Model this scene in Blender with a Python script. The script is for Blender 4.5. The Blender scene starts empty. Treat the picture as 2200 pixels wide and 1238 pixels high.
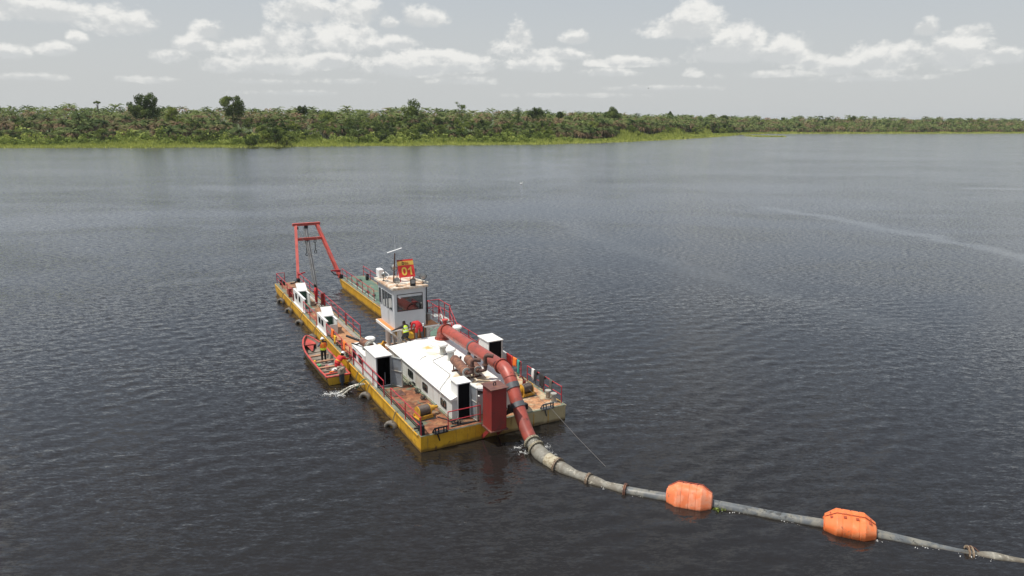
import bpy, math, random
import numpy as np
from mathutils import Vector, Matrix

random.seed(7)
rng = np.random.default_rng(7)
R = math.radians
scene = bpy.context.scene
C = scene.collection

# ------------------------------------------------------------------ camera
PITCH = math.atan((619 - 252.5) / 1500.0)
ROLL = R(0.37)
fwd = Vector((0, math.cos(PITCH), -math.sin(PITCH)))
rt0 = Vector((1, 0, 0))
up0 = rt0.cross(fwd)
rt = rt0 * math.cos(ROLL) + up0 * math.sin(ROLL)
upv = up0 * math.cos(ROLL) - rt0 * math.sin(ROLL)
cam = bpy.data.cameras.new("camera")
cam.sensor_width = 36
cam.lens = 36 * 1500 / 2200
cam.clip_end = 30000
camo = bpy.data.objects.new("camera", cam)
C.objects.link(camo)
mw = Matrix((rt, upv, -fwd)).transposed().to_4x4()
mw.translation = (0, 0, 16)
camo.matrix_world = mw
scene.camera = camo
scene.render.resolution_x = 1024
scene.render.resolution_y = 576
scene.view_settings.view_transform = 'Standard'
scene.view_settings.look = 'None'
scene.view_settings.exposure = 0
scene.view_settings.gamma = 1

# dredger frame: x across to the right, y along towards the bow, z up
YAW = R(29.0)
ORG = Vector((-4.40, 31.28, 0))
LX = Vector((math.cos(YAW), math.sin(YAW), 0))
LY = Vector((-math.sin(YAW), math.cos(YAW), 0))


def W(x, y, z=0.0):
    return ORG + LX * x + LY * y + Vector((0, 0, z))


# ------------------------------------------------------------------ sun
# light comes from the left and a little from the bow, high up
SUN_EL = R(66)
sh = (-LX * 0.93 + LY * 0.36).normalized()
sun_dir = Vector((sh.x * math.cos(SUN_EL), sh.y * math.cos(SUN_EL), math.sin(SUN_EL)))
sl = bpy.data.lights.new("sun", 'SUN')
sl.energy = 4.4
sl.angle = R(0.53)
sl.color = (1.0, 0.955, 0.89)
so = bpy.data.objects.new("sun", sl)
C.objects.link(so)
so.rotation_euler = (-sun_dir).to_track_quat('-Z', 'Y').to_euler()

# ------------------------------------------------------------------ world
world = bpy.data.worlds.new("World")
scene.world = world
world.use_nodes = True
wt = world.node_tree
world.cycles.sampling_method = 'MANUAL'
world.cycles.sample_map_resolution = 256
wt.nodes.clear()


class NT:
    """small node-tree writer"""
    def __init__(s, tree):
        s.t = tree

    def n(s, typ, **k):
        nd = s.t.nodes.new(typ)
        for a, b in k.items():
            if a.startswith('i_'):
                nd.inputs[a[2:]].default_value = b
            else:
                setattr(nd, a, b)
        return nd

    def l(s, a, b):
        s.t.links.new(a, b)

    def m(s, op, a, b=None, c=None, clamp=False):
        nd = s.t.nodes.new('ShaderNodeMath')
        nd.operation = op
        nd.use_clamp = clamp
        for i, q in enumerate((a, b, c)):
            if q is None:
                continue
            if isinstance(q, (int, float)):
                nd.inputs[i].default_value = q
            else:
                s.l(q, nd.inputs[i])
        return nd.outputs[0]

    def ramp(s, fac, a, b, lo=0.0, hi=1.0, smooth=True):
        nd = s.t.nodes.new('ShaderNodeMapRange')
        nd.interpolation_type = 'SMOOTHSTEP' if smooth else 'LINEAR'
        s.l(fac, nd.inputs[0])
        for i, q in enumerate((a, b, lo, hi)):
            nd.inputs[i + 1].default_value = q
        return nd.outputs[0]

    def mix(s, fac, a, b, mode='MIX'):
        nd = s.t.nodes.new('ShaderNodeMix')
        nd.data_type = 'RGBA'
        nd.blend_type = mode
        for i, q in ((0, fac), (6, a), (7, b)):
            if isinstance(q, (int, float)):
                nd.inputs[i].default_value = q
            elif isinstance(q, (tuple, list)):
                nd.inputs[i].default_value = (*q[:3], 1)
            else:
                s.l(q, nd.inputs[i])
        return nd.outputs[2]

    def noise(s, vec, scale, detail=4, rough=0.55, dist=0.0, out=0):
        nd = s.t.nodes.new('ShaderNodeTexNoise')
        nd.inputs['Scale'].default_value = scale
        nd.inputs['Detail'].default_value = detail
        nd.inputs['Roughness'].default_value = rough
        nd.inputs['Distortion'].default_value = dist
        if vec is not None:
            s.l(vec, nd.inputs['Vector'])
        return nd.outputs[out]

    def mapping(s, vec, loc=(0, 0, 0), rot=(0, 0, 0), scale=(1, 1, 1)):
        nd = s.t.nodes.new('ShaderNodeMapping')
        nd.inputs['Location'].default_value = loc
        nd.inputs['Rotation'].default_value = rot
        nd.inputs['Scale'].default_value = scale
        s.l(vec, nd.inputs['Vector'])
        return nd.outputs[0]


def blob_group():
    g = bpy.data.node_groups.new("cloud_blob", 'ShaderNodeTree')
    for nm in ("az", "el", "a", "e", "iw", "iu", "id"):
        g.interface.new_socket(nm, in_out='INPUT', socket_type='NodeSocketFloat')
    g.interface.new_socket("f", in_out='OUTPUT', socket_type='NodeSocketFloat')
    g.interface.new_socket("top", in_out='OUTPUT', socket_type='NodeSocketFloat')
    t = NT(g)
    gi = t.n('NodeGroupInput')
    go = t.n('NodeGroupOutput')
    o = {x.name: x for x in gi.outputs}
    dx = t.m('MULTIPLY', t.m('SUBTRACT', o['az'], o['a']), o['iw'])
    dy = t.m('SUBTRACT', o['el'], o['e'])
    d1 = t.m('MULTIPLY', dy, o['iu'])
    d2 = t.m('MULTIPLY', dy, o['id'])
    dyy = t.m('MAXIMUM', d1, t.m('MULTIPLY', d2, -1.0))
    ss = t.m('ADD', t.m('MULTIPLY', dx, dx), t.m('MULTIPLY', dyy, dyy))
    f = t.m('SUBTRACT', 1.0, t.m('SQRT', ss))
    t.l(f, go.inputs[0])
    t.l(t.m('MULTIPLY', t.m('MAXIMUM', f, 0.0), t.m('SUBTRACT', t.m('MINIMUM', d1, 1.0), t.m('MULTIPLY', d2, .0))), go.inputs[1])
    return g


def px_dir(px, py):
    d = rt * ((px - 1100) / 1500) + upv * ((619 - py) / 1500) + fwd
    d.normalize()
    return math.atan2(d.x, d.y), math.asin(d.z)


def make_world():
    t = NT(wt)
    out = t.n('ShaderNodeOutputWorld')
    bg = t.n('ShaderNodeBackground')
    bg.inputs['Strength'].default_value = 0.1
    sky = t.n('ShaderNodeTexSky')
    sky.sky_type = 'NISHITA'
    sky.sun_disc = False
    sky.sun_elevation = SUN_EL
    sky.sun_rotation = math.atan2(sun_dir.x, sun_dir.y)
    sky.air_density = 1.0
    sky.dust_density = 4.0
    sky.ozone_density = 1.5
    tc = t.n('ShaderNodeTexCoord')
    vec = tc.outputs['Generated']
    sp = t.n('ShaderNodeSeparateXYZ')
    t.l(vec, sp.inputs[0])
    az = t.m('ARCTAN2', sp.outputs[0], sp.outputs[1])
    el = t.m('ARCSINE', sp.outputs[2])
    # hazy tropical sky: the blue of the sky model veiled by pale moisture, thickest near the horizon
    veil = t.ramp(el, 0.05, 0.9, 0.88, 0.45)
    hz = t.mix(t.ramp(el, 0.0, 0.42), (6.3, 6.5, 6.5), (4.3, 5.1, 6.1))
    base = t.mix(veil, sky.outputs[0], hz)
    # clouds, placed by azimuth and elevation on the sky
    nz = t.n('ShaderNodeTexNoise')
    nz.inputs['Scale'].default_value = 17
    nz.inputs['Detail'].default_value = 5
    nz.inputs['Roughness'].default_value = 0.6
    vstr = t.mapping(vec, scale=(1, 1, 1.5))
    t.l(vstr, nz.inputs['Vector'])
    nz2 = t.noise(vstr, 58, 5, 0.62)
    clouds = [(265, 50, 78, 30, 20), (90, 18, 120, 22, 22), (15, 112, 40, 14, 12), (120, 106, 36, 14, 12), (165, 82, 22, 12, 10),
              (440, 66, 44, 22, 18), (655, 28, 85, 36, 22), (765, 26, 62, 36, 26), (835, 50, 30, 16, 12), (915, 40, 62, 26, 18),
              (610, 92, 70, 34, 22), (735, 86, 105, 38, 22), (525, 106, 62, 26, 20), (420, 96, 52, 20, 12), (360, 122, 48, 18, 14),
              (480, 142, 62, 20, 14), (600, 140, 90, 20, 16), (700, 132, 62, 18, 14), (880, 142, 130, 28, 22), (1010, 138, 80, 20, 16),
              (1115, 82, 36, 38, 34), (1080, 106, 42, 22, 16), (1240, 82, 48, 18, 14), (1150, 140, 85, 20, 14), (1310, 156, 110, 18, 14),
              (1465, 62, 105, 32, 22), (1500, 42, 62, 40, 34), (1590, 92, 66, 36, 24), (1680, 118, 66, 40, 22), (1560, 118, 110, 22, 18),
              (1490, 158, 44, 22, 12), (1740, 132, 40, 20, 16), (1800, 146, 46, 20, 14), (1890, 132, 72, 32, 26), (2045, 116, 72, 38, 24),
              (1990, 64, 26, 22, 12), (2085, 70, 44, 16, 10), (2165, 122, 44, 18, 14), (1950, 112, 40, 22, 18), (760, 175, 120, 12, 10),
              (1000, 175, 150, 16, 12), (560, 175, 140, 10, 10), (1650, 160, 200, 16, 12), (1430, 188, 240, 10, 10), (60, 165, 120, 12, 10), (1180, 118, 120, 16, 12), (930, 122, 90, 18, 12), (1350, 135, 120, 14, 10), (1880, 168, 200, 14, 10), (300, 170, 150, 12, 10), (1250, 205, 260, 10, 8), (640, 200, 240, 10, 8),
              (850, 92, 60, 18, 14)]
    g = blob_group()
    k = 1 / 1500.0
    F = None
    SF = None
    ST = None
    for (px, py, w, hu, hd) in clouds:
        a, e = px_dir(px, py)
        nd = t.n('ShaderNodeGroup')
        nd.node_tree = g
        t.l(az, nd.inputs[0])
        t.l(el, nd.inputs[1])
        soft = 0.94
        for i, q in enumerate((a, e - hd * k * .15, 1 / (w * k * 1.06 * soft), 1 / (hu * k * 1.38 * soft), 1 / (hd * k * 1.05))):
            nd.inputs[i + 2].default_value = q
        o = nd.outputs[0]
        mf = t.m('MAXIMUM', o, 0.0)
        SF = mf if SF is None else t.m('ADD', SF, mf)
        ST = nd.outputs[1] if ST is None else t.m('ADD', ST, nd.outputs[1])
        if py > 150:
            o = t.m('SUBTRACT', o, 0.36)
        elif w < 50:
            o = t.m('SUBTRACT', o, 0.06)
        F = o if F is None else t.m('SMOOTH_MAX', F, o, 0.12)
    # the rest of the sky carries the same kind of scattered cloud
    gen = t.noise(vec, 5.5, 4, 0.55)
    gen = t.m('MULTIPLY', t.m('SUBTRACT', gen, 0.53), 4.0)
    gate = t.m('MAXIMUM', t.ramp(el, 0.19, 0.27), t.ramp(t.m('ABSOLUTE', az), 0.68, 0.8))
    gen = t.m('SUBTRACT', gen, t.m('MULTIPLY', t.m('SUBTRACT', 1.0, gate), 3.0))
    F = t.m('MAXIMUM', F, gen)
    n0 = t.m('SUBTRACT', nz.outputs[0], 0.5)
    n1 = t.m('SUBTRACT', nz2, 0.5)
    dens = t.m('ADD', F, t.m('ADD', t.m('MULTIPLY', n0, .95), t.m('MULTIPLY', n1, 1.0)))
    cov = t.ramp(dens, 0.03, 0.48)
    # bright tops and greyer bases: density a little higher up gives the shade
    nzu = t.noise(t.mapping(vec, loc=(0, 0, 0.018), scale=(1, 1, 1.5)), 17, 5, 0.6)
    lit = t.m('ADD', t.m('MULTIPLY', t.m('SUBTRACT', nz.outputs[0], nzu), 2.6), t.m('MULTIPLY', n1, .8))
    lit = t.m('ADD', lit, t.m('MULTIPLY', t.m('SUBTRACT', 0.45, F), 0.35))
    topness = t.m('DIVIDE', ST, t.m('ADD', SF, .06))
    lit = t.m('ADD', lit, t.m('MULTIPLY', t.m('SUBTRACT', topness, .08), .9))
    ccol = t.mix(t.ramp(lit, -0.30, 0.40), (6.2, 6.4, 6.45), (8.8, 8.75, 8.45))
    amt = t.m('MULTIPLY', cov, t.ramp(el, 0.01, 0.09, 0.30, 0.92))
    col = t.mix(amt, base, ccol)
    t.l(col, bg.inputs[0])
    t.l(bg.outputs[0], out.inputs[0])


make_world()

# ------------------------------------------------------------------ helpers
MATS = {}


def new_mat(name):
    m = bpy.data.materials.new(name)
    m.use_nodes = True
    t = NT(m.node_tree)
    b = m.node_tree.nodes['Principled BSDF']
    MATS[name] = m
    return m, t, b


def paint(name, col, rough=0.5, metal=0.0, var=0.12, scale=3.0, dirt=None, dirt_amt=0.0, dirt_scale=1.5, bump=0.0,
          streak=False, spec=0.5, dirt2=None, dirt2_amt=0.0, slime=None):
    """painted or plain surface: tone variation, shaped dirt patches, fine relief"""
    m, t, b = new_mat(name)
    geo = t.n('ShaderNodeTexCoord')
    v = geo.outputs['Object']
    n = t.noise(v, scale, 5, 0.6)
    c = t.mix(t.ramp(n, 0.25, 0.75), tuple(x * (1 - var) for x in col), tuple(min(1, x * (1 + var)) for x in col))
    if dirt is not None:
        vv = t.mapping(v, scale=(1, 1, 0.18)) if streak else v
        dn = t.noise(vv, dirt_scale, 6, 0.68, 0.3)
        a = 0.62 - dirt_amt * 0.25
        f = t.ramp(dn, a - 0.05, a + 0.10)
        c = t.mix(t.m('MULTIPLY', f, min(1, 0.55 + dirt_amt * .45)), c, dirt)
    if dirt2 is not None:
        dn = t.noise(t.mapping(v, loc=(3, 7, 1)), dirt_scale * 2.3, 6, 0.7, 0.4)
        a = 0.64 - dirt2_amt * 0.25
        c = t.mix(t.ramp(dn, a - 0.04, a + 0.06), c, dirt2)
    if slime is not None:
        # growth and wetting line left by the river on floating things
        zz = t.n('ShaderNodeSeparateXYZ')
        t.l(v, zz.inputs[0])
        h = t.m('ADD', zz.outputs[2], t.m('MULTIPLY', t.m('SUBTRACT', t.noise(v, 5, 4, .6), .5), .10))
        c = t.mix(t.ramp(h, slime, slime + .09, .75, 0), c, (0.05, 0.038, 0.02))
    t.l(c, b.inputs['Base Color'])
    b.inputs['Metallic'].default_value = metal
    t.l(t.ramp(n, 0.2, 0.8, max(0, rough - .1), min(1, rough + .1)), b.inputs['Roughness'])
    b.inputs['Specular IOR Level'].default_value = spec
    if bump:
        bp = t.n('ShaderNodeBump')
        bp.inputs['Distance'].default_value = bump
        bp.inputs['Strength'].default_value = 1
        t.l(t.noise(v, scale * 6, 4, 0.6), bp.inputs['Height'])
        t.l(bp.outputs[0], b.inputs['Normal'])
    return m


RUST = (0.20, 0.075, 0.032)
DRUST = (0.075, 0.032, 0.02)
paint('red_paint', (0.47, 0.065, 0.055), 0.45, var=.18, scale=1.2, dirt=(0.17, 0.05, 0.035), dirt_amt=.15, dirt_scale=1.2)
paint('gantry_red', (0.50, 0.085, 0.065), 0.45, var=.15, scale=1.2, dirt=(0.30, 0.06, 0.04), dirt_amt=.2)
paint('pipe_red', (0.37, 0.078, 0.055), 0.38, var=.2, scale=0.9, dirt=(0.23, 0.06, 0.045), dirt_amt=.45, dirt_scale=1.0, dirt2=(.12, .05, .04), dirt2_amt=.1)
paint('rail_red', (0.50, 0.035, 0.05), 0.45, var=.15, dirt=(0.10, 0.035, 0.03), dirt_amt=.35, dirt_scale=3)
paint('box_red', (0.255, 0.030, 0.026), 0.5, var=.14, scale=.9, dirt=(0.14, 0.035, 0.03), dirt_amt=.3, dirt_scale=1.2)
paint('lid_brown', (0.14, 0.062, 0.05), 0.5, var=.25, scale=2, dirt=(0.22, 0.10, 0.06), dirt_amt=.3, dirt_scale=2)
paint('white_roof', (0.80, 0.79, 0.75), 0.55, var=.04, scale=1.0, dirt=(0.62, 0.52, 0.36), dirt_amt=.02, dirt_scale=0.9)
paint('white_paint', (0.74, 0.74, 0.71), 0.5, var=.06, scale=1.4, dirt=(0.45, 0.40, 0.32), dirt_amt=.2, dirt_scale=1.3, streak=True)
paint('wall_white', (0.62, 0.63, 0.60), 0.5, var=.08, scale=1.4, dirt=(0.38, 0.34, 0.27), dirt_amt=.35, dirt_scale=1.3, streak=True)
paint('wheelhouse_grey', (0.50, 0.53, 0.55), 0.45, var=.05, scale=1.2, dirt=(0.36, 0.34, 0.30), dirt_amt=.08, dirt_scale=1.6, streak=True)
paint('grey_metal', (0.23, 0.25, 0.27), 0.5, var=.1, dirt=(0.15, 0.14, 0.13), dirt_amt=.3)
paint('pale_grey', (0.45, 0.46, 0.43), 0.55, var=.1, dirt=(0.28, 0.22, 0.15), dirt_amt=.3)
paint('roof_rusty_white', (0.66, 0.60, 0.50), 0.6, var=.15, scale=1.6, dirt=(0.45, 0.24, 0.11), dirt_amt=.55, dirt_scale=1.3, dirt2=(.3, .25, .2), dirt2_amt=.2)
paint('rust', (0.15, 0.068, 0.045), 0.75, var=.35, scale=4, dirt=(0.28, 0.13, 0.07), dirt_amt=.4, dirt_scale=4, bump=.01)
paint('rust_dark', (0.09, 0.045, 0.035), 0.7, var=.35, scale=4, dirt=(0.2, 0.08, 0.05), dirt_amt=.3, dirt_scale=4, bump=.01)
paint('black', (0.018, 0.018, 0.02), 0.5, var=.2, spec=.4)
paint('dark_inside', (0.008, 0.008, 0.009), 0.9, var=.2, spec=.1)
paint('clamp_grey', (0.13, 0.135, 0.14), 0.42, metal=.3, var=.2, dirt=(0.08, 0.07, 0.06), dirt_amt=.3)
paint('winch_yellow', (0.62, 0.33, 0.035), 0.45, var=.15, scale=3, dirt=(0.28, 0.12, 0.04), dirt_amt=.35, dirt_scale=3)
paint('barrel_orange', (0.62, 0.24, 0.07), 0.5, var=.15)
paint('wire_rope', (0.10, 0.075, 0.06), 0.6, var=.3, scale=12)
paint('steel_wire', (0.16, 0.15, 0.135), 0.6)
paint('cable_grey', (0.30, 0.30, 0.29), 0.6)
paint('rubber_tyre', (0.15, 0.135, 0.115), 0.85, var=.3, scale=6, dirt=(0.1, 0.09, 0.08), dirt_amt=.3)
paint('tyre_black', (0.03, 0.03, 0.03), 0.8)
paint('rope', (0.24, 0.20, 0.13), 0.9)
paint('hose_grey', (0.225, 0.215, 0.18), 0.7, var=.22, scale=2.2, dirt=(0.14, 0.12, 0.09), dirt_amt=.6, dirt_scale=1.7, dirt2=(.45, .42, .34), dirt2_amt=.15, bump=.012, slime=.0)
paint('hose_band', (0.48, 0.43, 0.31), 0.8, var=.2, scale=6, dirt=(0.22, 0.17, 0.10), dirt_amt=.5, dirt_scale=6, bump=.02)
paint('flange_rust', (0.20, 0.13, 0.08), 0.6, var=.3, scale=6, dirt=(0.42, 0.35, 0.25), dirt_amt=.5, dirt_scale=5)
paint('bolt_dark', (0.03, 0.028, 0.024), 0.6)
paint('pe_pipe', (0.115, 0.125, 0.13), 0.36, var=.2, scale=2.0, dirt=(0.24, 0.225, 0.18), dirt_amt=.45, dirt_scale=1.6, dirt2=(.05, .05, .045), dirt2_amt=.2, slime=.0)
paint('float_orange', (0.80, 0.185, 0.05), 0.5, var=.10, scale=1.2, dirt=(0.74, 0.28, 0.12), dirt_amt=.35, dirt_scale=1.4, dirt2=(.42, .14, .06), dirt2_amt=.1, slime=-.13)
paint('float_faded', (0.80, 0.205, 0.075), 0.55, var=.12, scale=1.4, dirt=(0.80, 0.34, 0.20), dirt_amt=.5, dirt_scale=1.5, dirt2=(.40, .15, .08), dirt2_amt=.15, slime=-.13)
paint('float_orange_dark', (0.35, 0.06, 0.02), 0.5)
paint('skin', (0.055, 0.028, 0.018), 0.5, var=.1)
paint('coverall_red', (0.50, 0.02, 0.025), 0.8, var=.2, scale=5)
paint('dark_cloth', (0.028, 0.028, 0.03), 0.9, var=.3, scale=6)
paint('trouser_grey', (0.10, 0.095, 0.085), 0.9, var=.3, scale=6)
paint('boot', (0.06, 0.05, 0.04), 0.8, var=.3)
paint('shirt_blue', (0.16, 0.20, 0.28), 0.9, var=.2)
paint('hivis', (0.62, 0.85, 0.06), 0.7, var=.08)
paint('reflective', (0.72, 0.72, 0.70), 0.4)
paint('vest_orange', (0.85, 0.19, 0.03), 0.7, var=.15, scale=8)
paint('helmet_white', (0.82, 0.82, 0.80), 0.3, var=.03)
paint('hair', (0.012, 0.01, 0.009), 0.9)
paint('boat_red', (0.52, 0.075, 0.06), 0.5, var=.18, scale=2, dirt=(0.26, 0.06, 0.045), dirt_amt=.5, dirt_scale=3)
paint('boat_yellow', (0.62, 0.36, 0.03), 0.45, var=.12, dirt=(0.3, 0.17, 0.04), dirt_amt=.3, streak=True)
paint('boat_inside', (0.25, 0.215, 0.165), 0.6, var=.2, scale=2, dirt=(0.16, 0.14, 0.12), dirt_amt=.5, dirt_scale=2)
paint('bench_wood', (0.36, 0.20, 0.12), 0.7, var=.2, scale=4, dirt=(0.2, 0.1, 0.06), dirt_amt=.3)
paint('motor_blue', (0.03, 0.045, 0.07), 0.4)
paint('cover_cloth', (0.33, 0.27, 0.21), 0.9, var=.4, scale=9, dirt=(0.08, 0.06, 0.05), dirt_amt=.4, dirt_scale=7)
paint('plastic_green', (0.10, 0.42, 0.18), 0.5)
paint('plastic_yellow', (0.75, 0.45, 0.03), 0.5)
paint('plastic_pink', (0.75, 0.35, 0.35), 0.5)
paint('cloth_white', (0.72, 0.72, 0.70), 0.9, var=.1)
paint('cloth_red', (0.60, 0.05, 0.04), 0.9, var=.25, scale=5)
paint('cloth_teal', (0.04, 0.30, 0.26), 0.9, var=.2)
paint('hose_green', (0.03, 0.16, 0.10), 0.5)
paint('sign_red', (0.80, 0.045, 0.035), 0.55, var=.03)
paint('sign_dark', (0.25, 0.02, 0.02), 0.55)
paint('sign_yellow', (0.85, 0.52, 0.09), 0.55, var=.05)
paint('digit_yellow', (0.92, 0.62, 0.10), 0.5, var=.02)
paint('digit_brown', (0.16, 0.05, 0.015), 0.5)
paint('digit_orange', (0.55, 0.10, 0.02), 0.5)
paint('lamp_body', (0.36, 0.36, 0.34), 0.35, metal=.6)
paint('pipe_white', (0.60, 0.58, 0.50), 0.6, var=.1, dirt=(0.3, 0.2, 0.1), dirt_amt=.2)
paint('hinge_teal', (0.30, 0.48, 0.42), 0.6)
paint('bitts_pale', (0.36, 0.36, 0.32), 0.6, var=.15, dirt=(0.25, 0.18, 0.1), dirt_amt=.3)
paint('panel_green', (0.075, 0.15, 0.10), 0.6, var=.15)


def glass_mat():
    m, t, b = new_mat('glass')
    b.inputs['Base Color'].default_value = (0.018, 0.022, 0.022, 1)
    b.inputs['Roughness'].default_value = 0.03
    b.inputs['IOR'].default_value = 2.3
    m2, t, b = new_mat('lamp_glass')
    b.inputs['Base Color'].default_value = (0.42, 0.42, 0.40, 1)
    b.inputs['Metallic'].default_value = 0.5
    b.inputs['Roughness'].default_value = 0.22


glass_mat()


def hull_mat():
    m, t, b = new_mat('hull_yellow')
    v = t.n('ShaderNodeTexCoord').outputs['Object']
    sp = t.n('ShaderNodeSeparateXYZ')
    t.l(v, sp.inputs[0])
    n = t.noise(v, 1.6, 6, 0.6)
    c = t.mix(t.ramp(n, .3, .7), (0.56, 0.29, 0.014), (0.70, 0.39, 0.022))
    # bleached beige paint at the right half of the stern
    fx = t.m('MULTIPLY', t.ramp(t.m('ADD', sp.outputs[0], t.m('MULTIPLY', n, 1.6)), 3.6, 7.6), t.ramp(sp.outputs[1], 0.4, 0.6, 1, 0))
    c = t.mix(t.m('MULTIPLY', fx, 0.85), c, (0.44, 0.38, 0.24))
    # run marks
    st = t.noise(t.mapping(v, scale=(1, 1, .12)), 4.5, 5, .7)
    c = t.mix(t.m('MULTIPLY', t.ramp(st, .54, .68), .55), c, (0.25, 0.13, 0.035))
    ru = t.noise(v, 2.1, 7, .7, .4)
    c = t.mix(t.ramp(ru, .60, .70), c, (0.17, 0.065, 0.022))
    # slime and rust band at the waterline
    zb = t.ramp(t.m('ADD', sp.outputs[2], t.m('MULTIPLY', t.m('SUBTRACT', n, .5), .35)), 0.07, 0.24, 1, 0)
    c = t.mix(t.m('MULTIPLY', zb, .75), c, (0.10, 0.055, 0.02))
    # rubbed upper edge
    ze = t.m('MULTIPLY', t.ramp(sp.outputs[2], .74, .86), t.ramp(t.noise(v, 5, 4, .7), .45, .62))
    c = t.mix(t.m('MULTIPLY', ze, .7), c, (0.33, 0.30, 0.22))
    t.l(c, b.inputs['Base Color'])
    b.inputs['Roughness'].default_value = .5
    bp = t.n('ShaderNodeBump')
    bp.inputs['Distance'].default_value = .03
    t.l(t.noise(v, 1.8, 3, .5), bp.inputs['Height'])
    t.l(bp.outputs[0], b.inputs['Normal'])


hull_mat()


def deck_mat(name, base, rust, amount, pale=None, sc=.9):
    m, t, b = new_mat(name)
    v = t.n('ShaderNodeTexCoord').outputs['Object']
    n = t.noise(v, 2.4, 6, .65)
    c = t.mix(t.ramp(n, .3, .7), tuple(x * .8 for x in base), tuple(x * 1.2 for x in base))
    r = t.noise(t.mapping(v, loc=(11, 3, 0)), sc, 7, .68, .5)
    rc = t.mix(t.ramp(t.noise(v, 3.3, 6, .7), .35, .65), tuple(x * .55 for x in rust), tuple(min(1, x * 1.35) for x in rust))
    a = .66 - amount * .36
    c = t.mix(t.ramp(r, a - .05, a + .05), c, rc)
    if pale:
        p = t.noise(t.mapping(v, loc=(5, 9, 0)), sc * 1.6, 6, .7, .3)
        c = t.mix(t.m('MULTIPLY', t.ramp(p, .52, .66), .8), c, pale)
    t.l(c, b.inputs['Base Color'])
    b.inputs['Roughness'].default_value = .8
    bp = t.n('ShaderNodeBump')
    bp.inputs['Distance'].default_value = .012
    t.l(t.noise(v, 14, 5, .6), bp.inputs['Height'])
    t.l(bp.outputs[0], b.inputs['Normal'])


deck_mat('deck_stern_left', (0.105, 0.125, 0.085), (0.20, 0.075, 0.035), .62, (0.36, 0.17, 0.075))
deck_mat('deck_walkway', (0.40, 0.20, 0.095), (0.30, 0.13, 0.06), .3, (0.45, 0.26, 0.14), 0.6)
deck_mat('deck_walkway_far', (0.20, 0.17, 0.105), (0.27, 0.13, 0.065), .6, (0.35, 0.28, 0.18), 0.7)
deck_mat('deck_green', (0.095, 0.155, 0.115), (0.19, 0.16, 0.10), .22, (0.15, 0.23, 0.175), .5)
deck_mat('deck_stern_right', (0.42, 0.35, 0.22), (0.40, 0.20, 0.10), .5, (0.50, 0.43, 0.30), .8)
deck_mat('deck_edge', (0.15, 0.17, 0.12), (0.20, 0.11, 0.06), .25, (0.26, 0.25, 0.19), .9)


def roof_mat():
    """white engine-house roof with rust blooms that have a place of their own"""
    m, t, b = new_mat('housing_roof')
    v = t.n('ShaderNodeTexCoord').outputs['Object']
    sp = t.n('ShaderNodeSeparateXYZ')
    t.l(v, sp.inputs[0])
    n = t.noise(v, 1.3, 6, .65, .4)
    c = t.mix(t.ramp(n, .3, .7), (0.76, 0.755, 0.72), (0.83, 0.825, 0.80))
    for (cx, cy, r, col, k) in ((3.75, 8.1, .42, (0.62, 0.42, 0.14), 1.0), (3.5, 6.95, .7, (0.70, 0.62, 0.42), .7), (3.6, 2.6, .95, (0.55, 0.45, 0.28), .9),
                                (4.3, 1.75, .8, (0.50, 0.38, 0.22), .9), (2.6, 1.3, .5, (0.58, 0.54, 0.38), .8), (4.6, 2.9, .6, (0.6, 0.5, 0.32), .7)):
        dx = t.m('MULTIPLY', t.m('SUBTRACT', sp.outputs[0], cx), 1 / r)
        dy = t.m('MULTIPLY', t.m('SUBTRACT', sp.outputs[1], cy), .8 / r)
        d = t.m('SQRT', t.m('ADD', t.m('MULTIPLY', dx, dx), t.m('MULTIPLY', dy, dy)))
        d = t.m('ADD', d, t.m('MULTIPLY', t.m('SUBTRACT', t.noise(v, 3.2, 6, .7), .5), 2.4))
        c = t.mix(t.m('MULTIPLY', t.ramp(d, .25, 1.0, 1, 0), k), c, col)
    sc = t.noise(t.mapping(v, loc=(2, 5, 0)), 2.2, 7, .72, .5)
    c = t.mix(t.m('MULTIPLY', t.ramp(sc, .58, .68), .35), c, (0.56, 0.50, 0.38))
    t.l(c, b.inputs['Base Color'])
    b.inputs['Roughness'].default_value = .55


roof_mat()


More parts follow.
